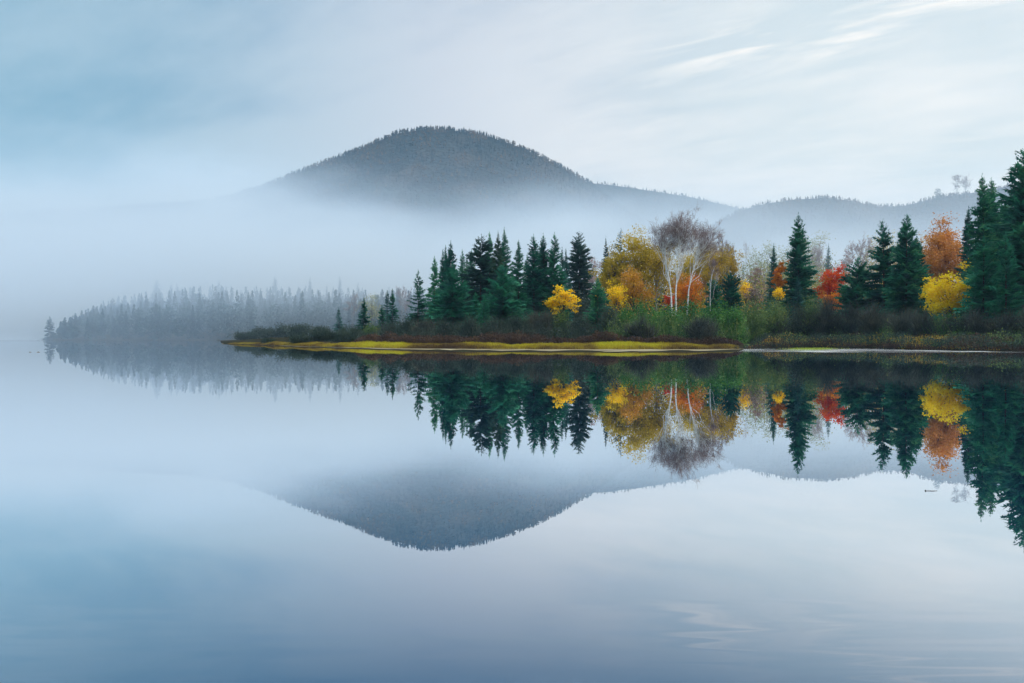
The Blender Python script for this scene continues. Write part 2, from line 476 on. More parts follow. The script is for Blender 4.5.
def conifer_mesh(r, H, R, h0=.05, p=.85, gap=.32, nb=8, top=0.0, lo=-.35, hi=.75, fill=1.0, jag=.22):
    """crown of whorled branches, each carrying flat sprays of needles"""
    b = Buf()
    lev, h = [], h0 * H
    while h < H * .97:
        lev.append(h)
        h += gap * (1.0 - .45 * (h / H)) * r.uniform(.8, 1.2)
    lev = np.array(lev)
    nbr = np.maximum(4, np.round(nb * (1 - .35 * lev / H)).astype(int))
    hh = np.repeat(lev, nbr)
    n = len(hh)
    u = (hh - h0 * H) / (H * (1 - h0))
    az = r.uniform(0, 6.283, n)
    prof = (1 - u) ** p * (1 - top) + top * np.sqrt(np.clip(1 - u ** 2.2, 0, 1)) * .8
    bulge = 1 + .10 * np.sin(hh * 2.3 + r.uniform(0, 6)) + .10 * np.sin(az * 2 + hh * .8)
    under = np.clip(u / .12, .55, 1.0)
    L = np.maximum(R * prof * bulge * under * (1 + jag * r.randn(n)), .10 + .02 * R)
    L = np.minimum(L, R * prof * 1.38 + .08)
    el = lo + (hi - lo) * u ** 1.1 + r.uniform(-.15, .15, n)
    ca, sa = np.cos(az), np.sin(az)
    sag = r.uniform(.05, .22, n)

    def pt(i, s):                                  # a point at fraction s along branch i
        l = L[i] * s
        return np.stack([ca[i] * l, sa[i] * l, hh[i] + l * np.tan(el[i]) - sag[i] * L[i] * s * s + .12 * L[i] * s ** 4], -1)

    k = np.maximum(3, np.round(fill * L / .30)).astype(int)
    i = np.repeat(np.arange(n), k)
    j = np.concatenate([np.arange(q) for q in k])
    s = (j + .35 + .5 * r.rand(len(i))) / k[i]
    s = .06 + .94 * s
    for side in (-1, 1):
        base = pt(i, s * .97)
        sp = np.minimum(.30 + .34 * L[i] * (1 - .55 * s), .95) * r.uniform(.7, 1.25, len(i)) * np.clip((1 - u[i]) * 4.5 + .22, 0, 1)
        a2 = az[i] + side * r.uniform(.5, 1.05, len(i))
        dz = np.tan(el[i] * .6) - r.uniform(.1, .55, len(i))
        tip = base + np.stack([np.cos(a2) * sp, np.sin(a2) * sp, sp * dz * .6], -1)
        wv = np.stack([ca[i], sa[i], np.full(len(i), .25)], -1) * (sp * r.uniform(.20, .34, len(i)))[:, None]
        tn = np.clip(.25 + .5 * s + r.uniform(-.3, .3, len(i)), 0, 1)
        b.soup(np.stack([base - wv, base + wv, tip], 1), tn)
        if side == 1:                              # short hanging twigs give the boughs some depth
            tip2 = base + np.stack([ca[i] * .12 * sp, sa[i] * .12 * sp, -.55 * sp], -1)
            b.soup(np.stack([base - wv * 1.1, base + wv * 1.1, tip2], 1), tn * .8)
    ii = np.arange(n)                              # branch tip sprays
    base = pt(ii, np.full(n, .72))
    tip = pt(ii, np.full(n, 1.06)) + np.stack([np.zeros(n), np.zeros(n), .06 * L], -1)
    wv = np.stack([-sa, ca, np.zeros(n)], -1) * ((.10 + .09 * L) * np.clip((1 - u) * 4.5 + .25, 0, 1))[:, None]
    b.soup(np.stack([base - wv, base + wv, tip], 1), r.uniform(.4, 1, n))
    nl = 10                                        # leader
    zt = H * (.93 + .07 * np.arange(nl) / nl)
    a3 = r.uniform(0, 6.28, nl)
    w = (H - zt) * .16 + .03
    c = np.stack([np.zeros(nl), np.zeros(nl), zt], -1)
    tip = c + np.stack([np.cos(a3) * w * 1.3, np.sin(a3) * w * 1.3, w * .8 + .15], -1)
    wv = np.stack([-np.sin(a3) * .07, np.cos(a3) * .07, np.zeros(nl)], -1)
    b.soup(np.stack([c - wv, c + wv, tip], 1), r.uniform(.3, .8, nl))
    return b


def trunk_mesh(r, H, rad, lean=0.0, top=1.0, sides=7):
    b = Buf()
    z = np.array([-SINK, .15, .25 * H, .6 * H, top * H])
    o = np.cumsum(r.randn(5, 2) * lean, 0)
    o[:2] = 0
    rr = np.array([1.5, 1.05, .8, .45, .08]) * rad
    b.tube(np.column_stack([o, z]), rr, sides)
    return b


def conifer(label, px, py, d, w, mat='spruce', seed=None, name='spruce_tree', cat='conifer', group=None, z0=None, **kw):
    seed = int(px * 7 + py * 13) if seed is None else seed
    r = RS(seed)
    x = X(px, d)
    z = gz(x, d) if z0 is None else z0
    H = Z(py, d) - z
    R = w / 2 * d / F
    t = thing(name, label, cat, (x, d, z), r.uniform(0, 6.28), group)
    t.rotation_euler = (r.normal(0, .010), r.normal(0, .010), t.rotation_euler[2])
    kw['p'] = kw.get('p', .85) * r.uniform(.92, 1.12)
    kw['jag'] = kw.get('jag', .22) * r.uniform(.8, 1.5)
    big = kw.pop('gap', .32) * max(.6, min(1.5, d / 110))
    if mat == 'spruce':
        mat = ('spruce', 'spruce', 'fir', 'oldspruce', 'young')[r.randint(5)]
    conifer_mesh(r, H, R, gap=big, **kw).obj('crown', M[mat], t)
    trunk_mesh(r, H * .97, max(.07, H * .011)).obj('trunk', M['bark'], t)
    return t


def leaf_tris(r, pts, size, flat=0.0):
    n = len(pts)
    a = r.randn(n, 3)
    a[:, 2] *= (1 - flat)
    a /= np.linalg.norm(a, axis=1)[:, None]
    c = r.randn(n, 3)
    c[:, 2] *= (1 - flat)
    bb_ = np.cross(a, np.cross(a, c))
    bb_ /= np.linalg.norm(bb_, axis=1)[:, None] + 1e-9
    s = size * r.uniform(.6, 1.4, n)[:, None]
    return np.stack([pts - a * s * .6, pts + bb_ * s * .42, pts + a * s * .6, pts - a * s * .6, pts + a * s * .6, pts - bb_ * s * .42], 1).reshape(-1, 3, 3)


def limb(b, r, p0, p1, r0, r1, up=.25, sides=5, n=5):
    p0, p1 = np.asarray(p0, float), np.asarray(p1, float)
    s = np.linspace(0, 1, n)[:, None]
    L = np.linalg.norm(p1 - p0)
    pts = p0 + (p1 - p0) * s
    pts[:, 2] -= up * L * (s[:, 0] * (1 - s[:, 0]))
    pts[1:-1] += r.randn(n - 2, 3) * L * .035
    b.tube(pts, np.linspace(r0, r1, n), sides)
    return pts


def broadleaf_parts(r, H, R, c0=.3, lobes=22, leaves=5000, size=.30, spread=.30, flat=.42, trunk_r=None, topk=.75, lean=0.02, squash=1.0):
    """trunk with limbs reaching to clump centres; leaves gather round the clumps and leave gaps between"""
    wood, crown = Buf(), Buf()
    tr = trunk_r or max(.06, H * .013)
    tl = r.randn(2) * lean * H
    base = np.array([[0, 0, -SINK], [0, 0, .2], [tl[0] * .3, tl[1] * .3, H * .35], [tl[0], tl[1], H * .85]])
    wood.tube(base, [tr * 1.4, tr, tr * .75, tr * .2], 7)
    cz, rz = H * (c0 + 1) / 2, H * (1 - c0) / 2
    C = []
    tries = 0
    while len(C) < lobes and tries < 4000:
        tries += 1
        v = r.randn(3)
        v /= np.linalg.norm(v)
        k = r.rand() ** .42
        q = np.array([v[0] * R * k, v[1] * R * k * squash, v[2] * rz * k])
        hrel = q[2] / rz
        if hrel > 0:
            q[:2] *= (1 - (1 - topk) * hrel)
        q = q * .86 + [tl[0] * .6, tl[1] * .6, cz]
        if all(np.linalg.norm((q - c) / [1, 1, .9]) > R * .30 for c in C):
            C.append(q)
    C = np.array(C)
    sub = []
    for q in C:
        zb = max(H * c0 * .55, q[2] - np.hypot(q[0], q[1]) * .9 - .1 * H)
        st = np.array([np.interp(zb, base[:, 2], base[:, 0]), np.interp(zb, base[:, 2], base[:, 1]), zb])
        pts = limb(wood, r, st, q, tr * .42, tr * .09, up=.18)
        for _ in range(3):
            e = q + r.randn(3) * R * spread * .8
            limb(wood, r, pts[3], e, tr * .12, tr * .04, up=.1, sides=3, n=3)
            sub.append(e)
        sub.append(q)
    sub = np.array(sub)
    wgt = r.uniform(.4, 1.6, len(sub))
    pick = r.choice(len(sub), leaves, p=wgt / wgt.sum())
    dev = r.randn(leaves, 3) * R * spread * .50
    dev[:, 2] *= (.75 if flat < .6 else .42)
    pts = sub[pick] + dev
    cl = r.uniform(0, 1, len(sub))
    tint = np.clip(cl[pick] * .95 - .12 + r.rand(leaves) * .4, 0, 1)
    crown.soup(leaf_tris(r, pts, size, flat), np.repeat(tint, 2))
    return wood, crown


def broadleaf(label, px, py, d, w, mat, name='maple_tree', cat='tree', group=None, seed=None, wood_mat='bark', bot=None, **kw):
    seed = int(px * 5 + py * 17) if seed is None else seed
    r = RS(seed)
    x = X(px, d)
    z = gz(x, d)
    H = Z(py, d) - z
    R = w / 2 * d / F
    if bot is not None:
        kw['c0'] = max(.04, (Z(bot, d) - z) / H)
    t = thing(name, label, cat, (x, d, z), 0, group)
    kw['leaves'] = int(kw.get('leaves', 5000) * 1.7)
    kw['size'] = kw.get('size', .30) * .74
    if kw.get('flat', 0) < .6:
        kw['spread'] = kw.get('spread', .30) * 1.15
    wood, crown = broadleaf_parts(r, H, R, **kw)
    crown.obj('crown', M[mat], t)
    wood.obj('trunk', M[wood_mat], t)
    return t


def twig_tris(r, base, dirs, length, width):
    n = len(base)
    side = np.cross(dirs, r.randn(n, 3))
    side /= np.linalg.norm(side, axis=1)[:, None] + 1e-9
    wv = side * np.asarray(width).reshape(-1, 1)
    return np.stack([base - wv, base + wv, base + dirs * np.asarray(length).reshape(-1, 1)], 1)


def bare_tree(label, trunk_px, d, crown_c, crown_r, mat, wood_mat, tr=.16, name='birch_tree', group=None, seed=1, lobes=26, twigs=4200, tw=.022, tl=1.0, leaves=0, cat='birch', low=3, z0=None):
    """a leafless tree: trunk along the given picture points, crown of forking limbs and fine twigs"""
    r = RS(seed)
    bx, by = trunk_px[0]
    x0 = X(bx, d)
    z0 = gz(x0, d) if z0 is None else z0
    t = thing(name, label, cat, (x0, d, z0), 0, group)
    pts = [(0, 0, -SINK)] + [(X(q[0], d) - x0, r.uniform(-.3, .3) * (k > 0), Z(q[1], d) - z0) for k, q in enumerate(trunk_px)]
    pts[1] = (0, 0, .05)
    pts = np.array(pts, float)
    n = len(pts)
    wood, crown = Buf(), Buf()
    wood.tube(pts, tr * np.linspace(1.15, .22, n), 7)
    cc = np.array([X(crown_c[0], d) - x0, 0, Z(crown_c[1], d) - z0])
    rx, rz = crown_r[0] * d / F, crown_r[1] * d / F
    ends = []
    for k in range(lobes):
        v = r.randn(3)
        v /= np.linalg.norm(v)
        q = cc + v * [rx, rx, rz] * r.rand() ** .35 * .85
        sfrac = r.uniform(.45, .98)
        st = np.array([np.interp(sfrac * (n - 1), np.arange(n), pts[:, a]) for a in range(3)])
        if st[2] > q[2] - .3:
            st = np.array([np.interp(.5 * (n - 1), np.arange(n), pts[:, a]) for a in range(3)])
        pp = limb(wood, r, st, q, tr * .36, tr * .10, up=.22)
        for _ in range(4):
            e = q + r.randn(3) * [rx, rx, rz] * .22 + [0, 0, .3]
            limb(wood, r, pp[r.randint(2, 5)], e, tr * .12, tr * .05, up=.1, sides=3, n=3)
            ends.append((pp[3], e))
        ends.append((pp[2], q))
    for k in range(low):
        st = np.array([np.interp(r.uniform(.15, .45) * (n - 1), np.arange(n), pts[:, a]) for a in range(3)])
        sg = r.choice([-1, 1])
        limb(wood, r, st, st + [sg * r.uniform(1.2, 3.0), r.uniform(-1, 1), r.uniform(.2, 1.2)], tr * .22, tr * .06, up=.1, sides=4)
    A = np.array([e[0] for e in ends])
    B = np.array([e[1] for e in ends])
    pick = r.randint(0, len(ends), twigs)
    s = r.uniform(.35, 1.05, twigs)[:, None]
    bs = A[pick] + (B[pick] - A[pick]) * s + r.randn(twigs, 3) * .18
    dr = (B[pick] - A[pick]) / (np.linalg.norm(B[pick] - A[pick], axis=1)[:, None] + 1e-6) * .8 + r.randn(twigs, 3) * .6 + [0, 0, .35]
    dr /= np.linalg.norm(dr, axis=1)[:, None]
    crown.soup(twig_tris(r, bs, dr, tl * r.uniform(.5, 1.3, twigs), tw * r.uniform(.7, 1.5, twigs)), r.rand(twigs))
    crown.obj('crown', M[mat], t)
    wood.obj('trunk', M[wood_mat], t)
    return t


def shrub_parts(r, W, H, leaves, size, twigs, twig_w=.018, lobes=12, ragged=.3):
    stems, fol = Buf(), Buf()
    C = []
    for k in range(lobes):
        a, q = r.uniform(0, 6.28), r.rand() ** .5
        top = H * (1 - .5 * q ** 2) * r.uniform(1 - ragged, 1.0)
        e = np.array([math.cos(a) * q * W * .45, math.sin(a) * q * W * .32, top * .86])
        bs = np.array([e[0] * .35, e[1] * .35, -.25])
        limb(stems, r, bs, e, .035, .010, up=-.15, sides=4, n=4)
        C.append((bs, e))
    A = np.array([c[0] for c in C])
    B = np.array([c[1] for c in C])
    if leaves:
        pick = r.randint(0, lobes, leaves)
        s = (.12 + .88 * r.rand(leaves) ** .7)[:, None]
        pts = A[pick] + (B[pick] - A[pick]) * s + r.randn(leaves, 3) * [W * .13, W * .10, H * .10]
        pts[:, 2] = np.abs(pts[:, 2])
        cl = r.rand(lobes)
        fol.soup(leaf_tris(r, pts, size, .35), np.repeat(np.clip(cl[pick] * .5 + s[:, 0] * .25 + r.uniform(-.1, .35, leaves), 0, 1), 2))
    if twigs:
        pick = r.randint(0, lobes, twigs)
        s = (.1 + .85 * r.rand(twigs))[:, None]
        bs = A[pick] + (B[pick] - A[pick]) * s + r.randn(twigs, 3) * [W * .09, W * .07, H * .05]
        bs[:, 2] = np.abs(bs[:, 2])
        dr = (bs * [1, 1, 0]) / W * 1.1 + r.randn(twigs, 3) * .38 + [0, 0, .9]
        dr /= np.linalg.norm(dr, axis=1)[:, None]
        fol.soup(twig_tris(r, bs, dr, H * r.uniform(.16, .42, twigs), twig_w * r.uniform(.7, 1.5, twigs)), r.rand(twigs))
    return stems, fol


def shrub(label, px, py, d, w, mat, leaves=2200, size=.16, twigs=500, name='shrub', cat='shrub', group='shrubs along the shore', seed=None, dmin=11.0, H_up=5, **kw):
    r = RS(int(px * 11 + py * 3) if seed is None else seed)
    d = max(d, float(shore(px) + bank(px)) + dmin)
    x = X(px, d)
    z = gz(x, d)
    t = thing(name, label, cat, (x, d, z), 0, group)
    if px > 600 and H_up:
        py -= H_up
    st, fo = shrub_parts(r, w * d / F, (Z(py, d) - z) * (1.2 if px > 400 and H_up else 1.0), leaves, size, twigs, **kw)
    fo.obj('foliage', M[mat], t)
    st.obj('stem', M['bark'], t)
    return t

# ------------------------------------------------------------------ the spruce stand
G = 'spruces of the dense stand on the point'
narrow = dict(p=.92, jag=.15)
wide = dict(p=.8, jag=.2)
conifer('small pale blue fir alone in the mist at the tip of the point', 339, 307, 230, 13, 'bluefir', name='fir_tree', p=.95)
conifer('small dark fir standing by itself above the low shrubs of the point', 364, 298, 125, 19, 'fir', name='fir_tree', p=.9)
conifer('slim hazy fir, the paler twin of a pair', 387, 290, 165, 11, 'bluefir', name='fir_tree', p=.6)
conifer('dark pointed fir, the taller twin of a pair beyond the golden sedge', 392.7, 289, 128, 16, 'fir', name='fir_tree', p=.9)
conifer('short fir crouching beside the pair of twin firs', 382, 305, 128, 15, 'fir', name='fir_tree', p=.9)
conifer('open branched fir with sky showing through its lower boughs', 418, 270, 112, 26, 'fir', name='fir_tree', p=.8, nb=6, gap=.5, fill=1.0, jag=.26, lo=-.2)
conifer('slender spire at the edge of the spruce stand, next to the open branched fir', 434, 256, 118, 20, 'spruce', group=G, p=.7)
conifer('narrow spruce with a blunt needle tip behind the broad light green spruce', 442, 249, 122, 22, 'spruce', group=G, **narrow)
conifer('thin spruce whose tip rises just under the reddish tip', 445.8, 245, 124, 20, 'spruce', group=G, **narrow)
conifer('tall spruce with a reddish tip, highest of the first clump of spires', 450, 240, 121, 34, 'spruce', group=G, **narrow)
conifer('broad light green spruce in front of the first clump of spires', 453, 262, 108, 55, 'young', group=G, p=.85, jag=.18)
conifer('thin spire in the notch after the first clump of spires', 462.5, 249, 128, 18, 'spruce', group=G, p=.8)
conifer('shorter thin spire tucked between two bigger spruces', 468, 253, 127, 17, 'spruce', group=G, p=.8)
conifer('spruce with ragged crown leaning on its open topped neighbour', 472, 249, 124, 23, 'spruce', group=G, p=.8)
conifer('spruce with an open feathery top among smooth spires', 480, 233, 119, 47, 'pine', group=G, p=.62, nb=6, jag=.3, hi=.5)
conifer('first of the three tallest sharp spires in the stand', 489, 231, 121, 34, 'spruce', group=G, **narrow)
conifer('middle of the three tallest sharp spires in the stand', 497, 230, 120, 36, 'spruce', group=G, **narrow)
conifer('tallest sharp spire of the whole spruce stand', 504.5, 227, 122, 35, 'spruce', group=G, **narrow)
conifer('bright green young spruce in front of the tallest spires', 503, 264, 107, 57, 'young', group=G, p=.85, jag=.18)
conifer('little young spruce at the feet of the stand, only half as high', 484, 297, 104, 26, 'young', group=G, p=.85)
conifer('single dark spruce standing between two groups of spires', 518.5, 239, 122, 31, 'spruce', group=G, p=.8)
conifer('short spruce filling the dip beside the second group of spires', 527, 253, 126, 26, 'spruce', group=G, **narrow)
conifer('spruce leading the second group of spires', 534, 234, 124, 34, 'spruce', group=G, p=.8)
conifer('thin spire crowded against its neighbour in the second group', 541, 238, 128, 22, 'spruce', group=G, **narrow)
conifer('central spire of the second group of spruces', 545, 233, 125, 31, 'spruce', group=G, p=.85)
conifer('last tall spire of the second group, above the small yellow maple', 553, 232, 124, 36, 'spruce', group=G, p=.85)
conifer('thin teal spruce beside the round topped hazy pine', 563, 247, 130, 23, 'bluefir', group=G, **narrow)
conifer('teal spruce half hidden behind the round topped hazy pine', 567.5, 248, 133, 20, 'bluefir', group=G, **narrow)
for k, (px, py, d, w) in enumerate([(438, 290, 126, 26), (466, 280, 132, 30), (492, 282, 132, 32), (512, 276, 131, 30), (526, 276, 132, 28), (540, 280, 132, 30), (556, 280, 131, 30), (476, 292, 112, 22)]):
    conifer('shaded lower spruce packed inside the dense stand', px, py, d, w, 'spruce', group='lower spruces packed inside the stand', seed=900 + k, p=.8)
conifer('round topped hazy pine rising behind the small yellow maple', 579.5, 231, 150, 36, 'pine', name='pine_tree', p=.6, top=.55, jag=.22, nb=8, hi=.5)
conifer('dark fir in front of the shrubs beside the small yellow maple', 598, 278, 92, 30, 'fir', name='fir_tree', p=.75, nb=8)
conifer('bluish narrow fir behind the olive yellow trees', 606.5, 236, 175, 20, 'bluefir', name='fir_tree', p=.85)
conifer('hazy fir whose tip shows above the olive yellow crown', 621, 228, 165, 34, 'bluefir', name='fir_tree', p=.7, nb=5, gap=.6, jag=.28)
# around and behind the birches
conifer('low round dark fir under the golden larch', 730, 272, 118, 30, 'fir', name='fir_tree', p=.55, top=.5, lo=-.2)
conifer('squat dark fir behind the thin birch stem', 713, 279, 122, 26, 'fir', name='fir_tree', p=.55, top=.5)
conifer('golden larch with a pointed crown beside the yellow trees', 731.5, 247, 150, 26, 'larch', name='larch_tree', p=.8, nb=6)
conifer('small misty fir between larch and pale trees', 743, 264, 300, 10, 'bluefir', name='fir_tree', p=.9)
conifer('tiny misty fir next to the bare snag', 749, 269, 300, 9, 'bluefir', name='fir_tree', p=.9)
conifer('little hazy fir below the pale green trees', 761, 268, 260, 11, 'bluefir', name='fir_tree', p=.9)
conifer('slim dark fir touching the narrow orange tree', 772.5, 243, 140, 21, 'bluefir', name='fir_tree', p=.8)
conifer('tall solitary fir with an even cone and knobbly tip', 798.5, 212, 118, 40, 'fir', name='fir_tree', p=.78, jag=.2)
conifer('small blue green fir at the foot of the tall solitary fir', 798, 276, 112, 20, 'bluefir', name='fir_tree', p=.8)
conifer('hazy spruce standing behind the scarlet maple', 829, 243, 240, 18, 'bluefir', p=.85)
conifer('faint small fir in the mist behind the bushy fir', 843, 262, 300, 12, 'bluefir', name='fir_tree', p=.85)
conifer('low bushy fir leaning out toward the scarlet maple', 857, 257, 106, 60, 'fir', seed=9373, name='fir_tree', p=.7, jag=.28, nb=6)
conifer('tall fir with shaggy stepped boughs beside the bushy fir', 884.5, 218, 103, 58, 'fir', seed=9038, name='fir_tree', p=.78, jag=.28, nb=6, gap=.45)
conifer('tall fir with the thinnest tip, beside the bright yellow tree', 906, 213, 97, 50, 'fir', seed=9137, name='fir_tree', p=.8, jag=.2)
conifer('shorter fir leaning against the thin tipped tall fir', 916, 234, 99, 42, 'fir', seed=9473, name='fir_tree', p=.8)
conifer('distant hazy fir peeking out beside the orange brown tree', 932.5, 226, 300, 13, 'bluefir', name='fir_tree', p=.85)
conifer('hazy bluish fir squeezed between the orange brown tree and twin tipped fir', 969, 206, 100, 28, 'bluefir', name='fir_tree', p=.75)
conifer('tall fir of the twin tipped pair with the higher tip', 987, 173, 84, 44, 'fir', name='fir_tree', p=.72, jag=.24, nb=7)
conifer('tall fir of the twin tipped pair with the lower tip', 993, 177, 86, 44, 'fir', name='fir_tree', p=.75, jag=.24)
conifer('young fir with bright green boughs in front of the twin tipped firs', 983, 236, 79, 48, 'young', name='fir_tree', p=.7, jag=.25, gap=.5)
conifer('huge fir cut off by the edge of the photo, tallest of all', 1026, 143, 78, 86, 'fir', name='fir_tree', p=.72, jag=.25, gap=.5)
conifer('light tipped fir filling the gap under the huge fir', 1006, 232, 76, 40, 'young', name='fir_tree', p=.7, jag=.25, gap=.5)
conifer('shaded fir showing in the gap between the twin tipped firs and the huge fir', 1011, 188, 98, 46, 'fir', name='fir_tree', p=.7)
conifer('shaded fir beyond the edge of the photo behind the huge fir', 1062, 170, 84, 60, 'fir', name='fir_tree', p=.72)

# ------------------------------------------------------------------ autumn trees
broadleaf('small yellow maple with layered sprays glowing against the dark spruces', 563, 285, 96, 38, 'yellow', leaves=2100, size=.27, lobes=30, flat=.75, bot=317, spread=.19, topk=.35, seed=4)
broadleaf('big olive yellow tree with a domed crown', 640, 232, 138, 54, 'olive', name='aspen_tree', leaves=8500, size=.34, bot=292, spread=.26)
broadleaf('lower olive yellow tree at the edge of the domed one', 615, 250, 136, 32, 'olive', name='aspen_tree', leaves=5000, size=.32, bot=304, spread=.28)
broadleaf('orange understory tree in front of the domed olive tree', 633, 272, 126, 34, 'amber', leaves=3200, size=.30, bot=308, spread=.3)
broadleaf('small golden tree at the foot of the lower olive tree', 616, 284, 120, 20, 'gold', leaves=1300, size=.27, bot=308, spread=.3, name='aspen_tree')
broadleaf('greyish yellow thinning tree between domed olive tree and birches', 656, 245, 140, 34, 'olive', name='aspen_tree', leaves=4200, size=.28, bot=300, spread=.3, wood_mat='greybark')
GB = 'white birches of the clump'
bare_tree('white birch leaning outward, outermost trunk of the clump with low side branches', [(673, 308), (671, 292), (668, 275), (665, 258), (662, 240)], 118, (666, 237), (18, 20), 'mauvetwig', 'birch', tr=.17, seed=3, group=GB, low=5, twigs=3800, tw=.017)
bare_tree('white birch with the straightest trunk in the middle of the clump', [(676.5, 309), (676, 292), (677, 275), (681, 258), (683, 235)], 117, (684, 233), (20, 18), 'mauvetwig', 'birch', tr=.17, seed=5, group=GB, twigs=3800, tw=.017)
bare_tree('white birch slanting toward the golden trees from the clump', [(685.5, 306), (689, 290), (692, 275), (697, 256), (701, 238)], 122, (705, 242), (19, 20), 'mauvetwig', 'birch', tr=.16, seed=8, group=GB, twigs=3800, tw=.017)
bare_tree('thin grey birch stem in front of the squat dark fir', [(710.5, 309), (710, 296), (711, 282), (712, 272)], 112, (712, 268), (7, 9), 'mauvetwig', 'birch', tr=.065, seed=9, twigs=300, lobes=6, low=2)
broadleaf('red orange bush of a tree at the foot of the birches', 669, 293, 122, 12, 'red', leaves=500, size=.26, bot=309, spread=.3)
broadleaf('glowing orange maple low behind the slanting birch', 694, 276, 126, 32, 'orange', leaves=3200, size=.28, bot=309, spread=.3)
broadleaf('tall thin leaved golden olive tree behind the slanting birch', 707, 240, 155, 44, 'olive', name='aspen_tree', leaves=4600, size=.30, bot=285, spread=.3, wood_mat='greybark')
broadleaf('yellow tree with loose crown next to the golden larch', 719, 246, 150, 38, 'larch', name='aspen_tree', leaves=4600, size=.32, bot=295, spread=.3)
bare_tree('bare mauve tree poking above the yellow loose crown', [(724, 300), (724, 270), (725, 244)], 165, (725, 248), (10, 14), 'mauvetwig', 'greybark', tr=.14, seed=15, name='bare_tree', twigs=1500, lobes=14, low=0, cat='tree', tw=.03)
broadleaf('small round golden tree beside the low dark fir', 745.5, 279, 125, 13, 'gold', leaves=900, size=.26, bot=300, spread=.3, name='aspen_tree')
bare_tree('faint bare snag standing alone in the mist', [(746, 300), (746, 270), (746.5, 248)], 330, (747, 247), (9, 15), 'pinktwig', 'greybark', tr=.12, seed=12, name='bare_tree', twigs=260, lobes=9, low=2, cat='tree', tw=.03)
broadleaf('pinkish orange misty tree beside the bare snag', 756, 262, 190, 15, 'pinktwig', leaves=1200, size=.34, bot=300, spread=.34)
broadleaf('purple brown leafless bush tree in front of the misty trees', 754, 284, 118, 17, 'mauvetwig', leaves=900, size=.2, bot=306, spread=.34)
broadleaf('narrow orange tree flaming beside the tall solitary fir', 779.5, 254, 118, 11, 'orange', leaves=1500, size=.30, bot=298, spread=.36, seed=77)
broadleaf('yellow bush tree below the narrow orange one', 778, 286, 114, 9, 'gold', leaves=500, size=.28, bot=300, spread=.34, seed=78)
broadleaf('scarlet maple, the only bright red tree on the shore', 832, 261, 116, 26, 'red', leaves=3000, size=.30, bot=306, spread=.28, seed=31)
broadleaf('orange yellow undergrowth maple beneath the scarlet maple', 831, 292, 112, 17, 'orange', leaves=800, size=.28, bot=314, spread=.3)
broadleaf('tall orange brown tree glowing through the mist', 947, 218, 128, 64, 'rust', seed=8470, name='aspen_tree', leaves=13000, size=.34, bot=300, spread=.24, topk=.8)
broadleaf('bright yellow round maple overhanging the dark bank', 950, 275, 84, 44, 'yellow', leaves=4200, size=.25, bot=318, spread=.24, seed=41)
broadleaf('smaller yellow maple at the side of the bright round one', 930, 276, 93, 18, 'yellow', leaves=1000, size=.26, bot=306, spread=.3)
broadleaf('golden olive tree filling the gap behind the three white birches', 688, 256, 160, 40, 'olive', name='aspen_tree', leaves=4600, size=.32, bot=298, spread=.3)
broadleaf('amber leaved tree low behind the straightest birch', 680, 272, 148, 28, 'amber', leaves=2400, size=.3, bot=306, spread=.3)
# misty trees behind
broadleaf('pale green misty tree behind the slim dark fir', 768, 247, 265, 46, 'palegreen', name='misty_tree', leaves=7000, size=.5, bot=300, spread=.3)
broadleaf('pale green misty tree with a tall dome behind the solitary fir', 806, 230, 285, 48, 'palegreen', name='misty_tree', leaves=8500, size=.5, bot=305, spread=.3)
broadleaf('pale yellow misty tree showing between the two tall firs', 893, 230, 260, 54, 'paleyellow', name='misty_tree', leaves=8500, size=.5, bot=300, spread=.3)
bare_tree('mauve leafless misty tree behind the bushy fir', [(862, 310), (861, 275), (860, 250)], 270, (860, 252), (18, 20), 'pinktwig', 'greybark', tr=.2, seed=14, name='bare_tree', twigs=2600, lobes=20, low=0, cat='tree', tw=.07)
bare_tree('mauve leafless misty tree beside the scarlet maple', [(845, 310), (845, 285), (844, 268)], 260, (845, 266), (11, 16), 'pinktwig', 'greybark', tr=.16, seed=16, name='bare_tree', twigs=1500, lobes=14, low=0, cat='tree', tw=.07)
bare_tree('pale leafless tree in the mist between tall fir and scarlet maple', [(818, 310), (818, 285), (818, 262)], 270, (818, 262), (10, 20), 'pinktwig', 'greybark', tr=.16, seed=18, name='bare_tree', twigs=1300, lobes=14, low=0, cat='tree', tw=.07)
broadleaf('pinkish misty tree between the hazy pine and bluish fir', 592, 254, 250, 22, 'pinktwig', name='misty_tree', leaves=2600, size=.5, bot=310, spread=.3)
broadleaf('pale pinkish tree in the mist beside the orange brown tree', 924, 250, 240, 20, 'pinktwig', name='misty_tree', leaves=2600, size=.5, bot=310, spread=.3)
bare_tree('higher crowned of two faint leafless trees on the hill crest', [(956.5, 198), (956.5, 188), (957, 178)], 1010, (957, 181), (6.5, 8), 'mauvetwig', 'greybark', tr=.28, z0=Z(198, 1010), seed=19, name='bare_tree', twigs=900, lobes=14, low=0, cat='tree', tw=.10, tl=3.2)
bare_tree('lower crowned of two faint leafless trees on the hill crest', [(965, 198), (965, 190), (965, 181)], 1010, (965, 183), (6, 8), 'mauvetwig', 'greybark', tr=.28, z0=Z(198, 1010), seed=20, name='bare_tree', twigs=800, lobes=14, low=0, cat='tree', tw=.10, tl=3.2)
conifer('faint conifer breaking the crest line of the misty hill', 937, 188, 1010, 9, 'pine', p=.6, nb=6, gap=1.0, z0=Z(200, 1010))
broadleaf('pale yellow green tree in the mist behind the small dark fir', 372, 291, 300, 22, 'palegreen', name='misty_tree', leaves=1300, size=.5, bot=326, spread=.32)
bare_tree('grey leafless tree in the mist behind the twin firs', [(402, 332), (402, 310), (402, 296)], 300, (402, 298), (11, 14), 'mauvetwig', 'greybark', tr=.15, seed=26, name='bare_tree', twigs=1500, lobes=14, low=0, cat='tree', tw=.045)
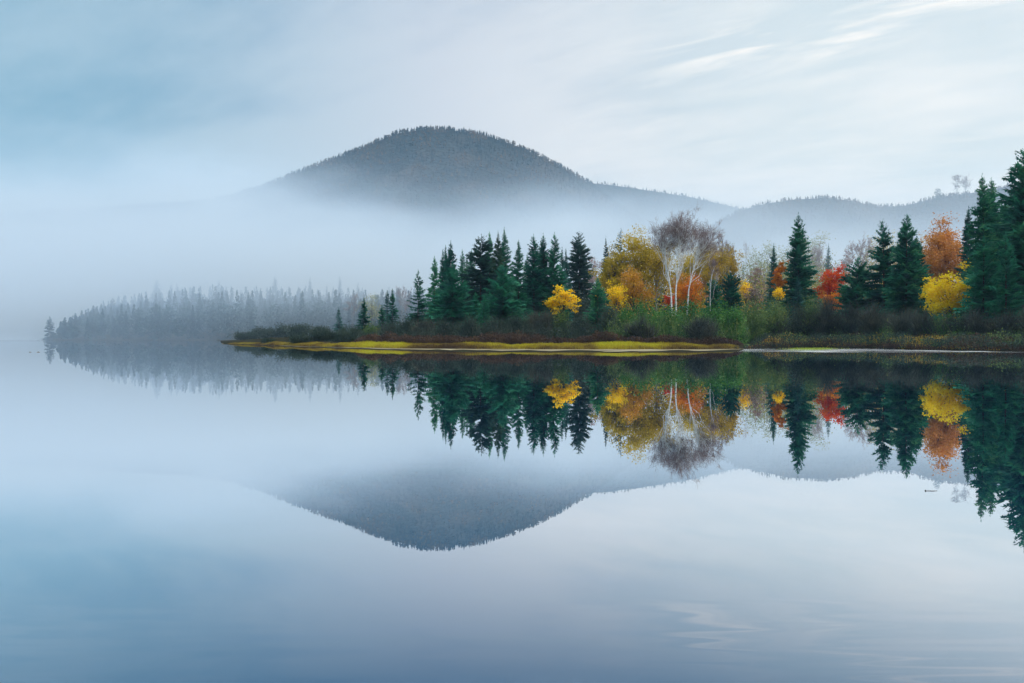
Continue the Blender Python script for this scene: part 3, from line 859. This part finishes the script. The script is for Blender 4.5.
bare_tree('wispy leafless tree in the mist beside the small dark fir', [(352, 332), (352, 315), (352, 300)], 300, (352, 303), (9, 12), 'mauvetwig', 'greybark', tr=.13, seed=27, name='bare_tree', twigs=900, lobes=12, low=0, cat='tree', tw=.045)

# ------------------------------------------------------------------ shrubs
GS = 'green willow bushes along the shore'
for px, py, d, w, lab in [
        (622, 312, 88, 26, 'dull green willow bush nearest the dark fir'),
        (646, 302, 92, 34, 'bright green willow bush below the domed olive tree'),
        (668, 308, 86, 30, 'bright green willow bush right under the birch clump'),
        (690, 303, 90, 34, 'brightest green willow bush, below the glowing orange maple'),
        (712, 302, 88, 34, 'bright green willow bush under the thin birch stem'),
        (732, 309, 85, 24, 'deep green willow bush under the low round fir')]:
    shrub(lab, px, py, d, w, 'willow', 3400, .20, 300, name='willow_bush', cat='bush', group=GS, lobes=16)
GO = 'olive and mixed bushes along the shore'
for px, py, d, w, m_, lab in [
        (752, 303, 88, 28, 'olivebush', 'olive bush with yellowing leaves below the small round golden tree'),
        (772, 302, 90, 30, 'olivebush', 'olive bush under the slim dark fir'),
        (793, 305, 86, 28, 'darkbush', 'dark green bush at the foot of the small blue green fir'),
        (812, 303, 92, 28, 'olivebush', 'olive green bush beside the undergrowth maple'),
        (608, 312, 86, 28, 'darkbush', 'dark bush hugging the dark fir'),
        (580, 316, 90, 26, 'darkbush', 'dark bush under the small yellow maple'),
        (562, 313, 93, 20, 'olivebush', 'small olive bush right below the small yellow maple'),
        (406, 316, 102, 22, 'darkbush', 'dark bush at the foot of the open branched fir'),
        (372, 319, 108, 20, 'olivebush', 'olive bush at the foot of the small dark fir')]:
    shrub(lab, px, py, d, w, m_, 2600, .18, 500, name='bush', cat='bush', group=GO, lobes=14)
GT = 'leafless twiggy shrubs along the shore'
for px, py, d, w, lab in [
        (540, 310, 93, 30, 'grey twiggy shrub beside the small yellow maple, tallest bare one'),
        (517, 315, 92, 28, 'grey twiggy shrub under the single dark spruce'),
        (495, 318, 90, 28, 'brownish twiggy shrub under the bright green young spruce'),
        (470, 320, 90, 28, 'dark twiggy shrub between the two light green spruces'),
        (445, 321, 92, 28, 'dark twiggy shrub under the broad light green spruce'),
        (424, 320, 96, 24, 'dark twiggy shrub where the spruce stand begins'),
        (388, 320, 104, 22, 'dark twiggy shrub under the twin firs'),
        (640, 322, 80, 30, 'dark twiggy shrub in front of the green willows'),
        (700, 323, 78, 34, 'grey twiggy shrub low in front of the brightest willow'),
        (828, 306, 90, 30, 'purplish twiggy shrub below the scarlet maple'),
        (850, 311, 84, 32, 'purplish twiggy shrub under the bushy fir'),
        (806, 316, 84, 34, 'grey twiggy shrub in front of the small blue green fir'),
        (774, 320, 84, 34, 'grey twiggy shrub above the first russet mound'),
        (876, 310, 82, 34, 'tall grey twiggy shrub before the shaggy stepped fir'),
        (902, 314, 78, 34, 'tall grey twiggy shrub before the thin tipped fir'),
        (926, 316, 77, 30, 'grey twiggy shrub beside the bright yellow maple'),
        (952, 322, 74, 30, 'grey twiggy shrub under the bright yellow maple'),
        (978, 317, 72, 34, 'grey twiggy shrub below the young bright green fir'),
        (1004, 318, 70, 32, 'grey twiggy shrub below the light tipped fir'),
        (1032, 316, 69, 36, 'grey twiggy shrub at the edge of the photo')]:
    shrub(lab, px, py, d, w, 'twigbush' if w != 28 else 'darkbush', 700, .14, 2600, name='twiggy_shrub', group=GT, lobes=16, twig_w=.02)
shrub('small green sapling under the bright yellow maple', 948, 318, 76, 12, 'willow', 800, .16, 80, name='sapling', cat='sapling', group=None)
shrub('small rust coloured sapling against the broad light green spruce', 431, 318, 98, 9, 'russet', 500, .16, 60, name='sapling', cat='sapling', group=None)
GL = 'low dark shrubs on the tip of the point'
for px, py, d, w, lab in [
        (246, 329, 215, 26, 'low misty bush at the very tip of the point'),
        (263, 325, 222, 26, 'low misty bush, second from the tip of the point'),
        (281, 321, 218, 28, 'higher misty bush on the tip of the point'),
        (300, 320, 210, 28, 'misty bush where the point widens'),
        (318, 323, 200, 26, 'misty bush below the pale lone fir')]:
    shrub(lab, px, py, d, w, 'darkbush', 2200, .34, 900, name='bush', cat='bush', group=GL, twig_w=.05, dmin=3)
for px, py, d, w, lab in [
        (268, 337, 112, 14, 'tiny dark shrub hump on the bare tip of the sedge'),
        (300, 331, 102, 24, 'dark brown shrub where the golden sedge begins to widen'),
        (322, 326, 103, 22, 'dark spiky shrub on the point with upright twigs'),
        (340, 328, 103, 22, 'dark shrub below the lone misty fir'),
        (356, 327, 104, 18, 'dark shrub next to the foot of the small dark fir')]:
    shrub(lab, px, py, d, w, 'darkbush', 1300, .15, 1500, group=GL, twig_w=.024, dmin=5)
GR = 'russet mounds at the water edge'
for px, py, d, w, m_, lab in [
        (727, 338, 84, 26, 'russet', 'russet mound where the golden sedge ends'),
        (767, 339, 94, 28, 'russet', 'russet mound beside the little inlet'),
        (792, 339, 95, 24, 'russet', 'dark russet mound before the small blue green fir'),
        (814, 340, 95, 20, 'darkbush', 'dark mound beside the yellow leaved mound'),
        (833, 335, 94, 16, 'goldbush', 'yellow leaved mound at the water edge'),
        (855, 337, 91, 28, 'russet', 'broad russet mound before the bushy fir'),
        (868, 335, 89, 30, 'goldbush', 'golden brown mound, broadest at the water edge'),
        (898, 340, 76, 28, 'russet', 'dark russet mound before the thin tipped fir'),
        (921, 337, 71, 26, 'goldbush', 'golden mound below the smaller yellow maple'),
        (944, 339, 70, 26, 'russet', 'russet mound under the bright yellow maple'),
        (967, 335, 70, 18, 'goldbush', 'yellow green mound before the young bright fir'),
        (988, 337, 67, 30, 'russet', 'brown mound below the twin tipped firs'),
        (1014, 335, 65, 32, 'russet', 'brown mound at the foot of the huge fir')]:
    shrub(lab, px, py, d, w, m_, 1600, .12, 700, name='low_shrub', group=GR, twig_w=.014, lobes=18, dmin=1.2, H_up=0)


# ------------------------------------------------------------------ ground cover
def blades(name, mat, n, p0, p1, s0, s1, h, w, seed, edge=14, lean=.25, profile=None):
    r = RS(seed)
    px = r.uniform(p0, p1, n)
    s = bank(px) * (1 if s0 else 1) + s0 + (s1 - s0) * r.rand(n)
    d = shore(px) + s
    x = X(px, d)
    z = ground_z(x, d)
    k = np.clip(np.minimum(px - p0, p1 - px) / edge, .15, 1)
    patch = .55 + .5 * vnoise(x, x * 0, 1.7, 7) + .35 * (vnoise(x, d, .5, 8) - .4) + .2 * vnoise(x, x * 0, .45, 9)
    hue = .5 * (vnoise(x, d * .3, 2.2, 11) - .5) + .35 * (vnoise(x, d, .6, 12) - .5)
    hh = h * r.uniform(.55, 1.15, n) * k * patch * (profile(px) if profile else 1)
    base = np.stack([x, d, z - .05], -1)
    a = r.uniform(0, 6.28, n)
    wv = np.stack([np.cos(a) * w, np.sin(a) * w, np.zeros(n)], -1) * r.uniform(.6, 1.4, n)[:, None]
    tip = base + np.stack([r.randn(n) * lean * hh, r.randn(n) * lean * hh, hh], -1)
    b = Buf()
    b.soup(np.stack([base - wv, base + wv, tip], 1), np.clip(r.rand(n) * .35 + hue + .12 - .24 * np.clip(1 - (s - bank(px)) / 3.0, 0, 1) + np.interp(px, [222, 300, 335, 352, 395, 412, 450, 470, 520, 588, 600, 640, 690, 744], [.1, .05, .25, .5, .48, .2, -.1, .3, .4, .2, .6, .45, .15, .05]), 0, 1))
    o = b.obj(name, M[mat])
    o['kind'] = 'stuff'
    return o


prof = lambda px: np.interp(px, [222, 260, 300, 340, 380, 420, 450, 470, 500, 560, 600, 690, 728, 745], [.35, .5, .5, .68, .82, .8, .6, .75, .8, .85, .95, .9, .45, .1])
blades('grass', 'grass', 70000, 222, 744, -.3, 8.0, .48, .028, 51, profile=prof)


def russet_cover(name, mat, n, p0, p1, s0, s1, h, seed, lo=None):
    r = RS(seed)
    px = r.uniform(p0, p1, n)
    d = shore(px) + bank(px) + r.uniform(s0, s1, n)
    x = X(px, d)
    z = ground_z(x, d)
    k = np.clip(np.minimum(px - p0, p1 - px) / 20, .1, 1)
    lump = np.clip(.65 * vnoise(x, d, 2.6, seed) + .35 * vnoise(x, d, .9, seed + 1), 0, 1)
    top = h * k * (.2 + 1.5 * np.clip(lump - .18, 0, 1))
    b = Buf()
    m = n // 2
    pts = np.stack([x, d, z + top * r.rand(n) ** .6], -1)
    b.soup(leaf_tris(r, pts[:m], .15), np.repeat(np.clip(.7 * lump[:m] + .4 * r.rand(m), 0, 1), 2))
    dr = r.randn(n - m, 3) * .35 + [0, 0, 1]
    dr /= np.linalg.norm(dr, axis=1)[:, None]
    base = pts[m:].copy()
    base[:, 2] = z[m:] + (base[:, 2] - z[m:]) * .5
    b.soup(twig_tris(r, base, dr, top[m:] * .7, np.full(n - m, .016)), r.rand(n - m))
    o = b.obj(name, M[mat])
    o['kind'] = 'stuff'


russet_cover('russet_undergrowth', 'russet', 40000, 350, 745, 7.5, 14, 1.3, 61)
russet_cover('russet_undergrowth', 'russet', 20000, 746, 1080, -1.6, 9, 1.25, 62)
russet_cover('dark_undergrowth', 'darkbush', 22000, 744, 1080, -1.2, 10, 1.5, 72)
russet_cover('olive_undergrowth', 'olivebush', 14000, 744, 1080, 0, 10, 1.5, 73)
russet_cover('dark_undergrowth', 'darkbush', 64000, 325, 1080, 12, 50, 2.9, 63)
russet_cover('olive_undergrowth', 'olivebush', 40000, 590, 1080, 10, 40, 4.0, 68)
russet_cover('green_undergrowth', 'willow', 26000, 600, 830, 12, 34, 3.0, 74)
russet_cover('green_undergrowth', 'willow', 16000, 740, 1080, 10, 30, 3.0, 75)
russet_cover('bare_twigs', 'twigbush', 12000, 400, 1080, 11, 40, 3.3, 69)
russet_cover('golden_undergrowth', 'goldbush', 5500, 746, 1000, -.5, 7, 1.3, 70)
b = Buf()
r = RS(65)
n = 1100
px = 811 + 13 * r.randn(n)
d = 74 + 2.2 * r.randn(n) + .06 * (px - 811)
base = np.stack([X(px, d), d, np.full(n, -.05)], -1)
hh = .24 * r.uniform(.2, 1.2, n)
a = r.uniform(0, 6.28, n)
wv = np.stack([np.cos(a), np.sin(a), 0 * a], -1) * .02
b.soup(np.stack([base - wv, base + wv, base + np.stack([r.randn(n) * .06, r.randn(n) * .06, hh], -1)], 1), r.rand(n))
o = b.obj('reeds', M['reed'])
o['kind'] = 'stuff'

# the wood behind: one mass of half-bare saplings and young conifers between the trunks
def woodland(name, mat, n, p0, p1, d0, d1, ytop, seed, size=.42, per=90):
    r = RS(seed)
    b = Buf()
    for k in range(n):
        px, d = r.uniform(p0, p1), r.uniform(d0, d1)
        x = X(px, d)
        z = gz(x, d)
        H = (Z(np.interp(px, *ytop), d) - z) * r.uniform(.55, 1.0)
        W = H * r.uniform(.16, .30)
        pts = r.randn(per, 3) * [W * .6, W * .6, H * .24] + [x, d, z + H * .52]
        pts[:, 2] = np.clip(pts[:, 2], z + .1, z + H)
        b.soup(leaf_tris(r, pts, size), np.repeat(np.clip(r.rand() * .7 + r.uniform(-.1, .3, per), 0, 1), 2))
    o = b.obj(name, M[mat])
    o['kind'] = 'stuff'


woodland('woodland', 'darkbush', 260, 415, 600, 132, 160, ([415, 450, 500, 600], [312, 285, 278, 285]), 81)
woodland('woodland', 'olivebush', 260, 585, 830, 150, 195, ([585, 640, 700, 760, 830], [285, 270, 272, 288, 290]), 82)
woodland('woodland', 'twigbush', 200, 585, 1080, 140, 190, ([585, 640, 740, 830, 930, 1080], [288, 282, 290, 290, 285, 270]), 83)
woodland('woodland', 'darkbush', 240, 800, 1080, 125, 175, ([800, 860, 930, 1080], [296, 285, 285, 265]), 84)
woodland('woodland', 'olive', 120, 600, 760, 150, 185, ([600, 650, 700, 760], [262, 262, 262, 278]), 87, .34, 90)
woodland('woodland', 'gold', 45, 600, 760, 142, 175, ([600, 680, 760], [272, 270, 286]), 88, .3, 60)
woodland('woodland', 'rust', 90, 600, 780, 140, 180, ([600, 780], [278, 290]), 85, .34, 70)
woodland('woodland', 'pinktwig', 70, 735, 870, 150, 178, ([735, 760, 800, 830, 870], [272, 266, 274, 270, 274]), 91, .3, 150)
woodland('woodland', 'palegreen', 90, 738, 850, 160, 195, ([738, 770, 810, 850], [264, 258, 250, 272]), 92, .3, 160)
woodland('woodland', 'olivebush', 90, 740, 880, 128, 165, ([740, 800, 840, 880], [280, 284, 288, 280]), 93, .32, 150)
woodland('woodland', 'paleyellow', 50, 866, 926, 165, 200, ([866, 895, 926], [252, 242, 258]), 94, .3, 160)
woodland('woodland', 'palegreen', 230, 735, 925, 200, 250, ([735, 770, 810, 860, 925], [262, 256, 250, 268, 258]), 90, .34, 170)
woodland('woodland', 'pinktwig', 190, 590, 925, 195, 240, ([590, 700, 760, 800, 860, 920], [264, 272, 262, 262, 258, 262]), 86, .36, 130)

# ------------------------------------------------------------------ the far misty shore
r = RS(71)
bb = Buf()
n = 1000
px = r.uniform(60, 480, n)
s = r.rand(n) ** .8 * 150
d = np.maximum(shore(np.minimum(px, 216)), 322) + .5 + s * np.interp(px, [58, 130], [.35, 1])
x = X(px, d)
z = ground_z(x, d)
hmax = np.interp(px, [58, 90, 140, 200, 300, 470], [7, 11, 15, 19, 18, 17])
# leafy many-sided trees so the wood keeps a soft, ragged outline
for k in range(n):
    rr = RS(5000 + k)
    con = rr.rand() < .68
    H = hmax[k] * rr.uniform(.6, 1.15) * (1.12 if con else .9)
    m_ = 230
    hgt = rr.rand(m_)
    if con:
        rad = H * .19 * (1 - hgt) ** .95 * rr.uniform(.3, 1.1, m_)
        zz = hgt * H
        tn = rr.uniform(0, .5)
    else:
        rad = H * .30 * np.sqrt(np.clip(1 - ((hgt - .5) / .5) ** 2, 0, 1)) * rr.uniform(.4, 1.1, m_)
        zz = (.18 + .74 * hgt) * H
        tn = rr.uniform(.5, 1.2)
    th = rr.uniform(0, 6.28, m_)
    pts = np.stack([x[k] + rad * np.cos(th), d[k] + rad * np.sin(th), z[k] + zz], -1)
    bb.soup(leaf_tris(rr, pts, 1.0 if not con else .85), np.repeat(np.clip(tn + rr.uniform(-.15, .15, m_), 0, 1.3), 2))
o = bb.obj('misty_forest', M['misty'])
o['kind'] = 'stuff'
G2 = 'conifers on the misty far shore'
for px, py, dd, w, lab in [
        (50, 316, 350, 10, 'small misty conifer standing apart at the end of the far wood'),
        (64, 319, 345, 10, 'short misty conifer, first at the end of the far wood'),
        (73, 315, 350, 11, 'misty conifer a step up from the end of the far wood'),
        (95, 306, 375, 9, 'thin misty spire on the lower slope of the far wood'),
        (113, 297, 400, 14, 'misty conifer halfway up the sloping outline of the far wood'),
        (122, 299, 400, 11, 'misty conifer beside the halfway one on the sloping outline'),
        (141, 295, 420, 11, 'faint conifer on the shoulder of the far wood'),
        (157, 279, 440, 15, 'very faint tall conifer in fog, highest over the far wood'),
        (171, 282, 440, 9, 'very faint spire beside the highest fogged conifer'),
        (177, 282, 440, 9, 'second very faint spire past the highest fogged conifer'),
        (219, 279, 430, 10, 'faint spire above the middle of the far wood'),
        (226, 284, 430, 9, 'faint lower spire above the middle of the far wood'),
        (275, 275, 430, 13, 'faint broad spire rising over the end of the far wood'),
        (310, 276, 430, 9, 'faint needle thin spire over the misty bushes'),
        (340, 275, 430, 10, 'ghostly spire above the lone pale fir'),
        (358, 282, 430, 9, 'ghostly spire above the small dark fir')]:
    r_ = RS(int(px * 3))
    xx = X(px, dd)
    zz = gz(xx, dd)
    H = Z(py, dd) - zz
    t = thing('misty_conifer', lab, 'conifer', (xx, dd, zz), 0, G2)
    conifer_mesh(r_, H, (w + 3) / 2 * dd / F, gap=.6 if px < 60 else .8, nb=9, p=.85, fill=.7).obj('crown', M['misty'], t)
    trunk_mesh(r_, H * .97, .16).obj('trunk', M['bark'], t)

# ------------------------------------------------------------------ small things on the water
t = thing('floating_stick', 'thin dark stick floating on the calm water', 'stick', (X(932, 5.35), 5.35, 0))
b = Buf()
b.tube([(-.050, .0, .001), (-.026, .002, .002), (.01, -.002, .002), (.046, .003, .001)], [.0013, .0018, .0018, .001], 6)
b.obj('stem', M['stick'], t)
b = Buf()
b.tube([(-.052, 0, .001), (-.046, 0, .006), (-.042, .001, .009)], [.003, .0035, .0012], 6)
b.obj('knot', M['stick'], t)
t = thing('fallen_branch', 'pale bare branch leaning over the bank below the huge fir', 'branch', (X(1008, 69), 69, gz(X(1008, 69), 69)))
b = Buf()
b.tube([(.15, 0, -.1), (.05, 0, .4), (-.10, .05, .8), (-.22, .1, 1.25)], [.028, .025, .02, .01], 6)
b.obj('stem', M['greybark'], t)
b = Buf()
b.tube([(-.07, .03, .70), (.06, .0, .9), (.12, .0, 1.05)], [.014, .011, .006], 5)
b.obj('twig', M['greybark'], t)
for px, lab in ((30, 'low dark drifting log in the far mist, shorter one'), (38, 'low dark drifting log in the far mist, longer one')):
    t_ = Buf()
    L = .12 if px == 30 else .17
    t_.tube([(-L, 0, -.02), (-L * .3, .02, .012), (L * .4, 0, .016), (L, -.02, 0)], [.02, .03, .03, .012], 7)
    o = t_.obj('drift_log', M['greybark'])
    dd = 57.5
    o.location = (X(px, dd), dd, 0)
    o['label'], o['category'], o['group'] = lab, 'log', 'drift logs in the mist'

# ------------------------------------------------------------------ air: even haze and the fog lying in the valley
def box(name, lo, hi, mat):
    b = Buf()
    v = [(x, y, z) for z in (lo[2], hi[2]) for y in (lo[1], hi[1]) for x in (lo[0], hi[0])]
    q = [(0, 2, 3, 1), (4, 5, 7, 6), (0, 1, 5, 4), (2, 6, 7, 3), (0, 4, 6, 2), (1, 3, 7, 5)]
    f = []
    for a_, b1, c1, d1 in q:
        f += [(a_, b1, c1), (a_, c1, d1)]
    b.add(v, f, 0)
    o = b.obj(name, mat)
    o['kind'] = 'stuff'
    return o


HAZE_D = 0.00014
m, nt = new_mat('haze_air')
pv = N(nt, 'ShaderNodeVolumePrincipled', Density=HAZE_D, Anisotropy=0.25)
pv.inputs['Color'].default_value = (.45, .73, 1.0, 1)                  # air scatters blue most
pv.inputs['Absorption Color'].default_value = (1, 1, 1, 1)
N(nt, 'ShaderNodeOutputMaterial', Volume=pv.outputs[0])
box('haze', (-3400, -400, -2.2), (3400, 3300, 500), m)

m, nt = new_mat('valley_fog')
tc = N(nt, 'ShaderNodeTexCoord')
sep = N(nt, 'ShaderNodeSeparateXYZ', Vector=tc.outputs['Object'])
mp = N(nt, 'ShaderNodeMapping', Vector=tc.outputs['Object'])
mp.inputs['Scale'].default_value = (.8, 1, 2.4)
no = N(nt, 'ShaderNodeTexNoise', Vector=mp.outputs[0], Scale=.005, Detail=3.0, Roughness=.55)
side_x = smooth_n(nt, sep.outputs[0], -60, 260)                      # thinner but deeper toward the wooded shore
slope = math_n(nt, 'ADD', math_n(nt, 'MULTIPLY_ADD', side_x, .026, .107), smooth_n(nt, sep.outputs[0], -420, -120, .056, 0.0))                # the fog lies up against the valley head
top = math_n(nt, 'MULTIPLY_ADD', sep.outputs[1], slope, 12.0)
nz = math_n(nt, 'MULTIPLY', math_n(nt, 'MULTIPLY_ADD', no.outputs[0], 1.3, -.66), top)
zt = math_n(nt, 'DIVIDE', math_n(nt, 'SUBTRACT', sep.outputs[2], nz), top)
zt = math_n(nt, 'MAXIMUM', zt, 0)
fall = math_n(nt, 'EXPONENT', math_n(nt, 'MULTIPLY', math_n(nt, 'POWER', zt, 2.7), -1.0))
start = math_n(nt, 'MULTIPLY', math_n(nt, 'MAXIMUM', smooth_n(nt, sep.outputs[1], 140, 430), math_n(nt, 'MULTIPLY', smooth_n(nt, sep.outputs[1], 130, 370), smooth_n(nt, sep.outputs[0], -38, -75))), smooth_n(nt, sep.outputs[2], 3, 34, .46, 1.4))
side = smooth_n(nt, sep.outputs[0], -60, 260, 1.0, .42)
dn = math_n(nt, 'MULTIPLY', math_n(nt, 'MULTIPLY', fall, start), side)
dn = math_n(nt, 'MULTIPLY', dn, math_n(nt, 'MULTIPLY_ADD', no.outputs[0], 2.6, -.3))
dn = math_n(nt, 'MULTIPLY', dn, 0.0085)
pv = N(nt, 'ShaderNodeVolumePrincipled', Density=dn, Anisotropy=0.25)
pv.inputs['Color'].default_value = (.62, .745, .90, 1)
pv.inputs['Absorption Color'].default_value = (.33, .33, .33, 1)
N(nt, 'ShaderNodeOutputMaterial', Volume=pv.outputs[0])
M['fog'] = m
box('fog_bank', (-1250, 122, -1.7), (1300, 1600, 330), m)

# ------------------------------------------------------------------ sky, sun, camera
SUN_AZ, SUN_EL = math.radians(108), math.radians(38)                  # azimuth from the view axis toward +X
w = bpy.data.worlds.new('World')
scene.world = w
w.use_nodes = True
nt = w.node_tree
nt.nodes.clear()
sky = N(nt, 'ShaderNodeTexSky', _sky_type='NISHITA', _sun_disc=False, _sun_elevation=SUN_EL, _sun_rotation=SUN_AZ, _air_density=1.0, _dust_density=1.5)
skyc = N(nt, 'ShaderNodeMix', _data_type='RGBA', _blend_type='MULTIPLY')
skyc.inputs[0].default_value = 1.0
nt.links.new(sky.outputs[0], skyc.inputs[6])
skyc.inputs[7].default_value = (.10, .10, .10, 1)
tc = N(nt, 'ShaderNodeTexCoord')
sep = N(nt, 'ShaderNodeSeparateXYZ', Vector=tc.outputs['Generated'])
zc = math_n(nt, 'MAXIMUM', sep.outputs[2], 0.0)
zden = math_n(nt, 'ADD', zc, 0.22)
u = math_n(nt, 'DIVIDE', sep.outputs[0], zden)
v = math_n(nt, 'DIVIDE', sep.outputs[1], zden)
comb = N(nt, 'ShaderNodeCombineXYZ', X=u, Y=v, Z=0.0)
TH = math.radians(27.8)                                              # the wind draws the clouds out along this line
ca_, sa_ = math.cos(TH), math.sin(TH)
al = math_n(nt, 'SUBTRACT', math_n(nt, 'MULTIPLY', u, ca_), math_n(nt, 'MULTIPLY', v, sa_))
ac = math_n(nt, 'ADD', math_n(nt, 'MULTIPLY', u, sa_), math_n(nt, 'MULTIPLY', v, ca_))
cA = N(nt, 'ShaderNodeCombineXYZ', X=math_n(nt, 'MULTIPLY', al, .55), Y=math_n(nt, 'MULTIPLY', ac, 1.1), Z=0.3)
nA = N(nt, 'ShaderNodeTexNoise', Vector=cA.outputs[0], Scale=1.6, Detail=7.0, Roughness=.56)
cB = N(nt, 'ShaderNodeCombineXYZ', X=math_n(nt, 'MULTIPLY', al, 1.6), Y=math_n(nt, 'MULTIPLY', ac, 7.0), Z=1.7)
nB = N(nt, 'ShaderNodeTexNoise', Vector=cB.outputs[0], Scale=1.5, Detail=7.0, Roughness=.55, Distortion=.7)
lr = smooth_n(nt, sep.outputs[0], -.62, .42)
base = ramp(nt, lr, [(0.0, (.19, .39, .54)), (.35, (.35, .48, .64)), (.65, (.53, .62, .73)), (1.0, (.68, .79, .84))])
hi = ramp(nt, lr, [(0.0, (.36, .54, .67)), (.5, (.64, .71, .80)), (1.0, (.90, .94, .95))])
fA = smooth_n(nt, nA.outputs[0], .34, .62)
mA = N(nt, 'ShaderNodeMix', _data_type='RGBA')
for k, s_ in ((0, fA), (6, base), (7, hi)):
    nt.links.new(s_, mA.inputs[k])
dist = math_n(nt, 'ABSOLUTE', math_n(nt, 'SUBTRACT', ac, 1.548))
band = math_n(nt, 'MULTIPLY', smooth_n(nt, dist, .015, .15, 1.0, 0.0), smooth_n(nt, al, -.55, -.25))
wisps = smooth_n(nt, nB.outputs[0], .40, .68)
fB = math_n(nt, 'MULTIPLY', wisps, math_n(nt, 'MULTIPLY_ADD', band, 1.0, math_n(nt, 'MULTIPLY', smooth_n(nt, sep.outputs[0], -.2, .4), .22)))
mB = N(nt, 'ShaderNodeMix', _data_type='RGBA')
nt.links.new(fB, mB.inputs[0])
nt.links.new(mA.outputs[2], mB.inputs[6])
mB.inputs[7].default_value = (1.06, 1.05, 1.01, 1)
# overcast skies are brightest overhead
zen = smooth_n(nt, sep.outputs[2], .44, .80, 1.0, 3.7)
cl = N(nt, 'ShaderNodeVectorMath', _operation='SCALE')
nt.links.new(mB.outputs[2], cl.inputs[0])
nt.links.new(zen, cl.inputs['Scale'])
mC = N(nt, 'ShaderNodeMix', _data_type='RGBA')
mC.inputs[0].default_value = .92                                      # cloud cover over the clear sky
nt.links.new(skyc.outputs[2], mC.inputs[6])
nt.links.new(cl.outputs[0], mC.inputs[7])
bg = N(nt, 'ShaderNodeBackground', Color=mC.outputs[2], Strength=1.0)
N(nt, 'ShaderNodeOutputWorld', Surface=bg.outputs[0])

ld = bpy.data.lights.new('sun', 'SUN')
ld.energy = 1.5
ld.angle = math.radians(14)
ld.color = (1.0, .95, .87)
lo = bpy.data.objects.new('sun', ld)
COL.objects.link(lo)
from mathutils import Vector
sd = Vector((math.sin(SUN_AZ) * math.cos(SUN_EL), math.cos(SUN_AZ) * math.cos(SUN_EL), math.sin(SUN_EL)))
lo.rotation_euler = sd.to_track_quat('Z', 'Y').to_euler()
lo.location = (200, -50, 300)

cd = bpy.data.cameras.new('camera')
cd.sensor_width = 36
cd.lens = 36 * F / 1024
cd.clip_start, cd.clip_end = 0.05, 9000
co = bpy.data.objects.new('camera', cd)
COL.objects.link(co)
co.location = (0, 0, EYE)
co.rotation_euler = (math.radians(90) - math.atan((341.5 - HZ) / F), 0, 0)
scene.camera = co

scene.view_settings.view_transform = 'Standard'
scene.view_settings.look = 'None'
scene.view_settings.exposure = 0.0
scene.view_settings.gamma = 1.0
cy = scene.cycles
cy.use_denoising = True
cy.max_bounces = 10
cy.diffuse_bounces = 4
cy.glossy_bounces = 3
cy.transmission_bounces = 4
cy.volume_bounces = 1
cy.volume_step_rate = 0.35
cy.volume_max_steps = 256
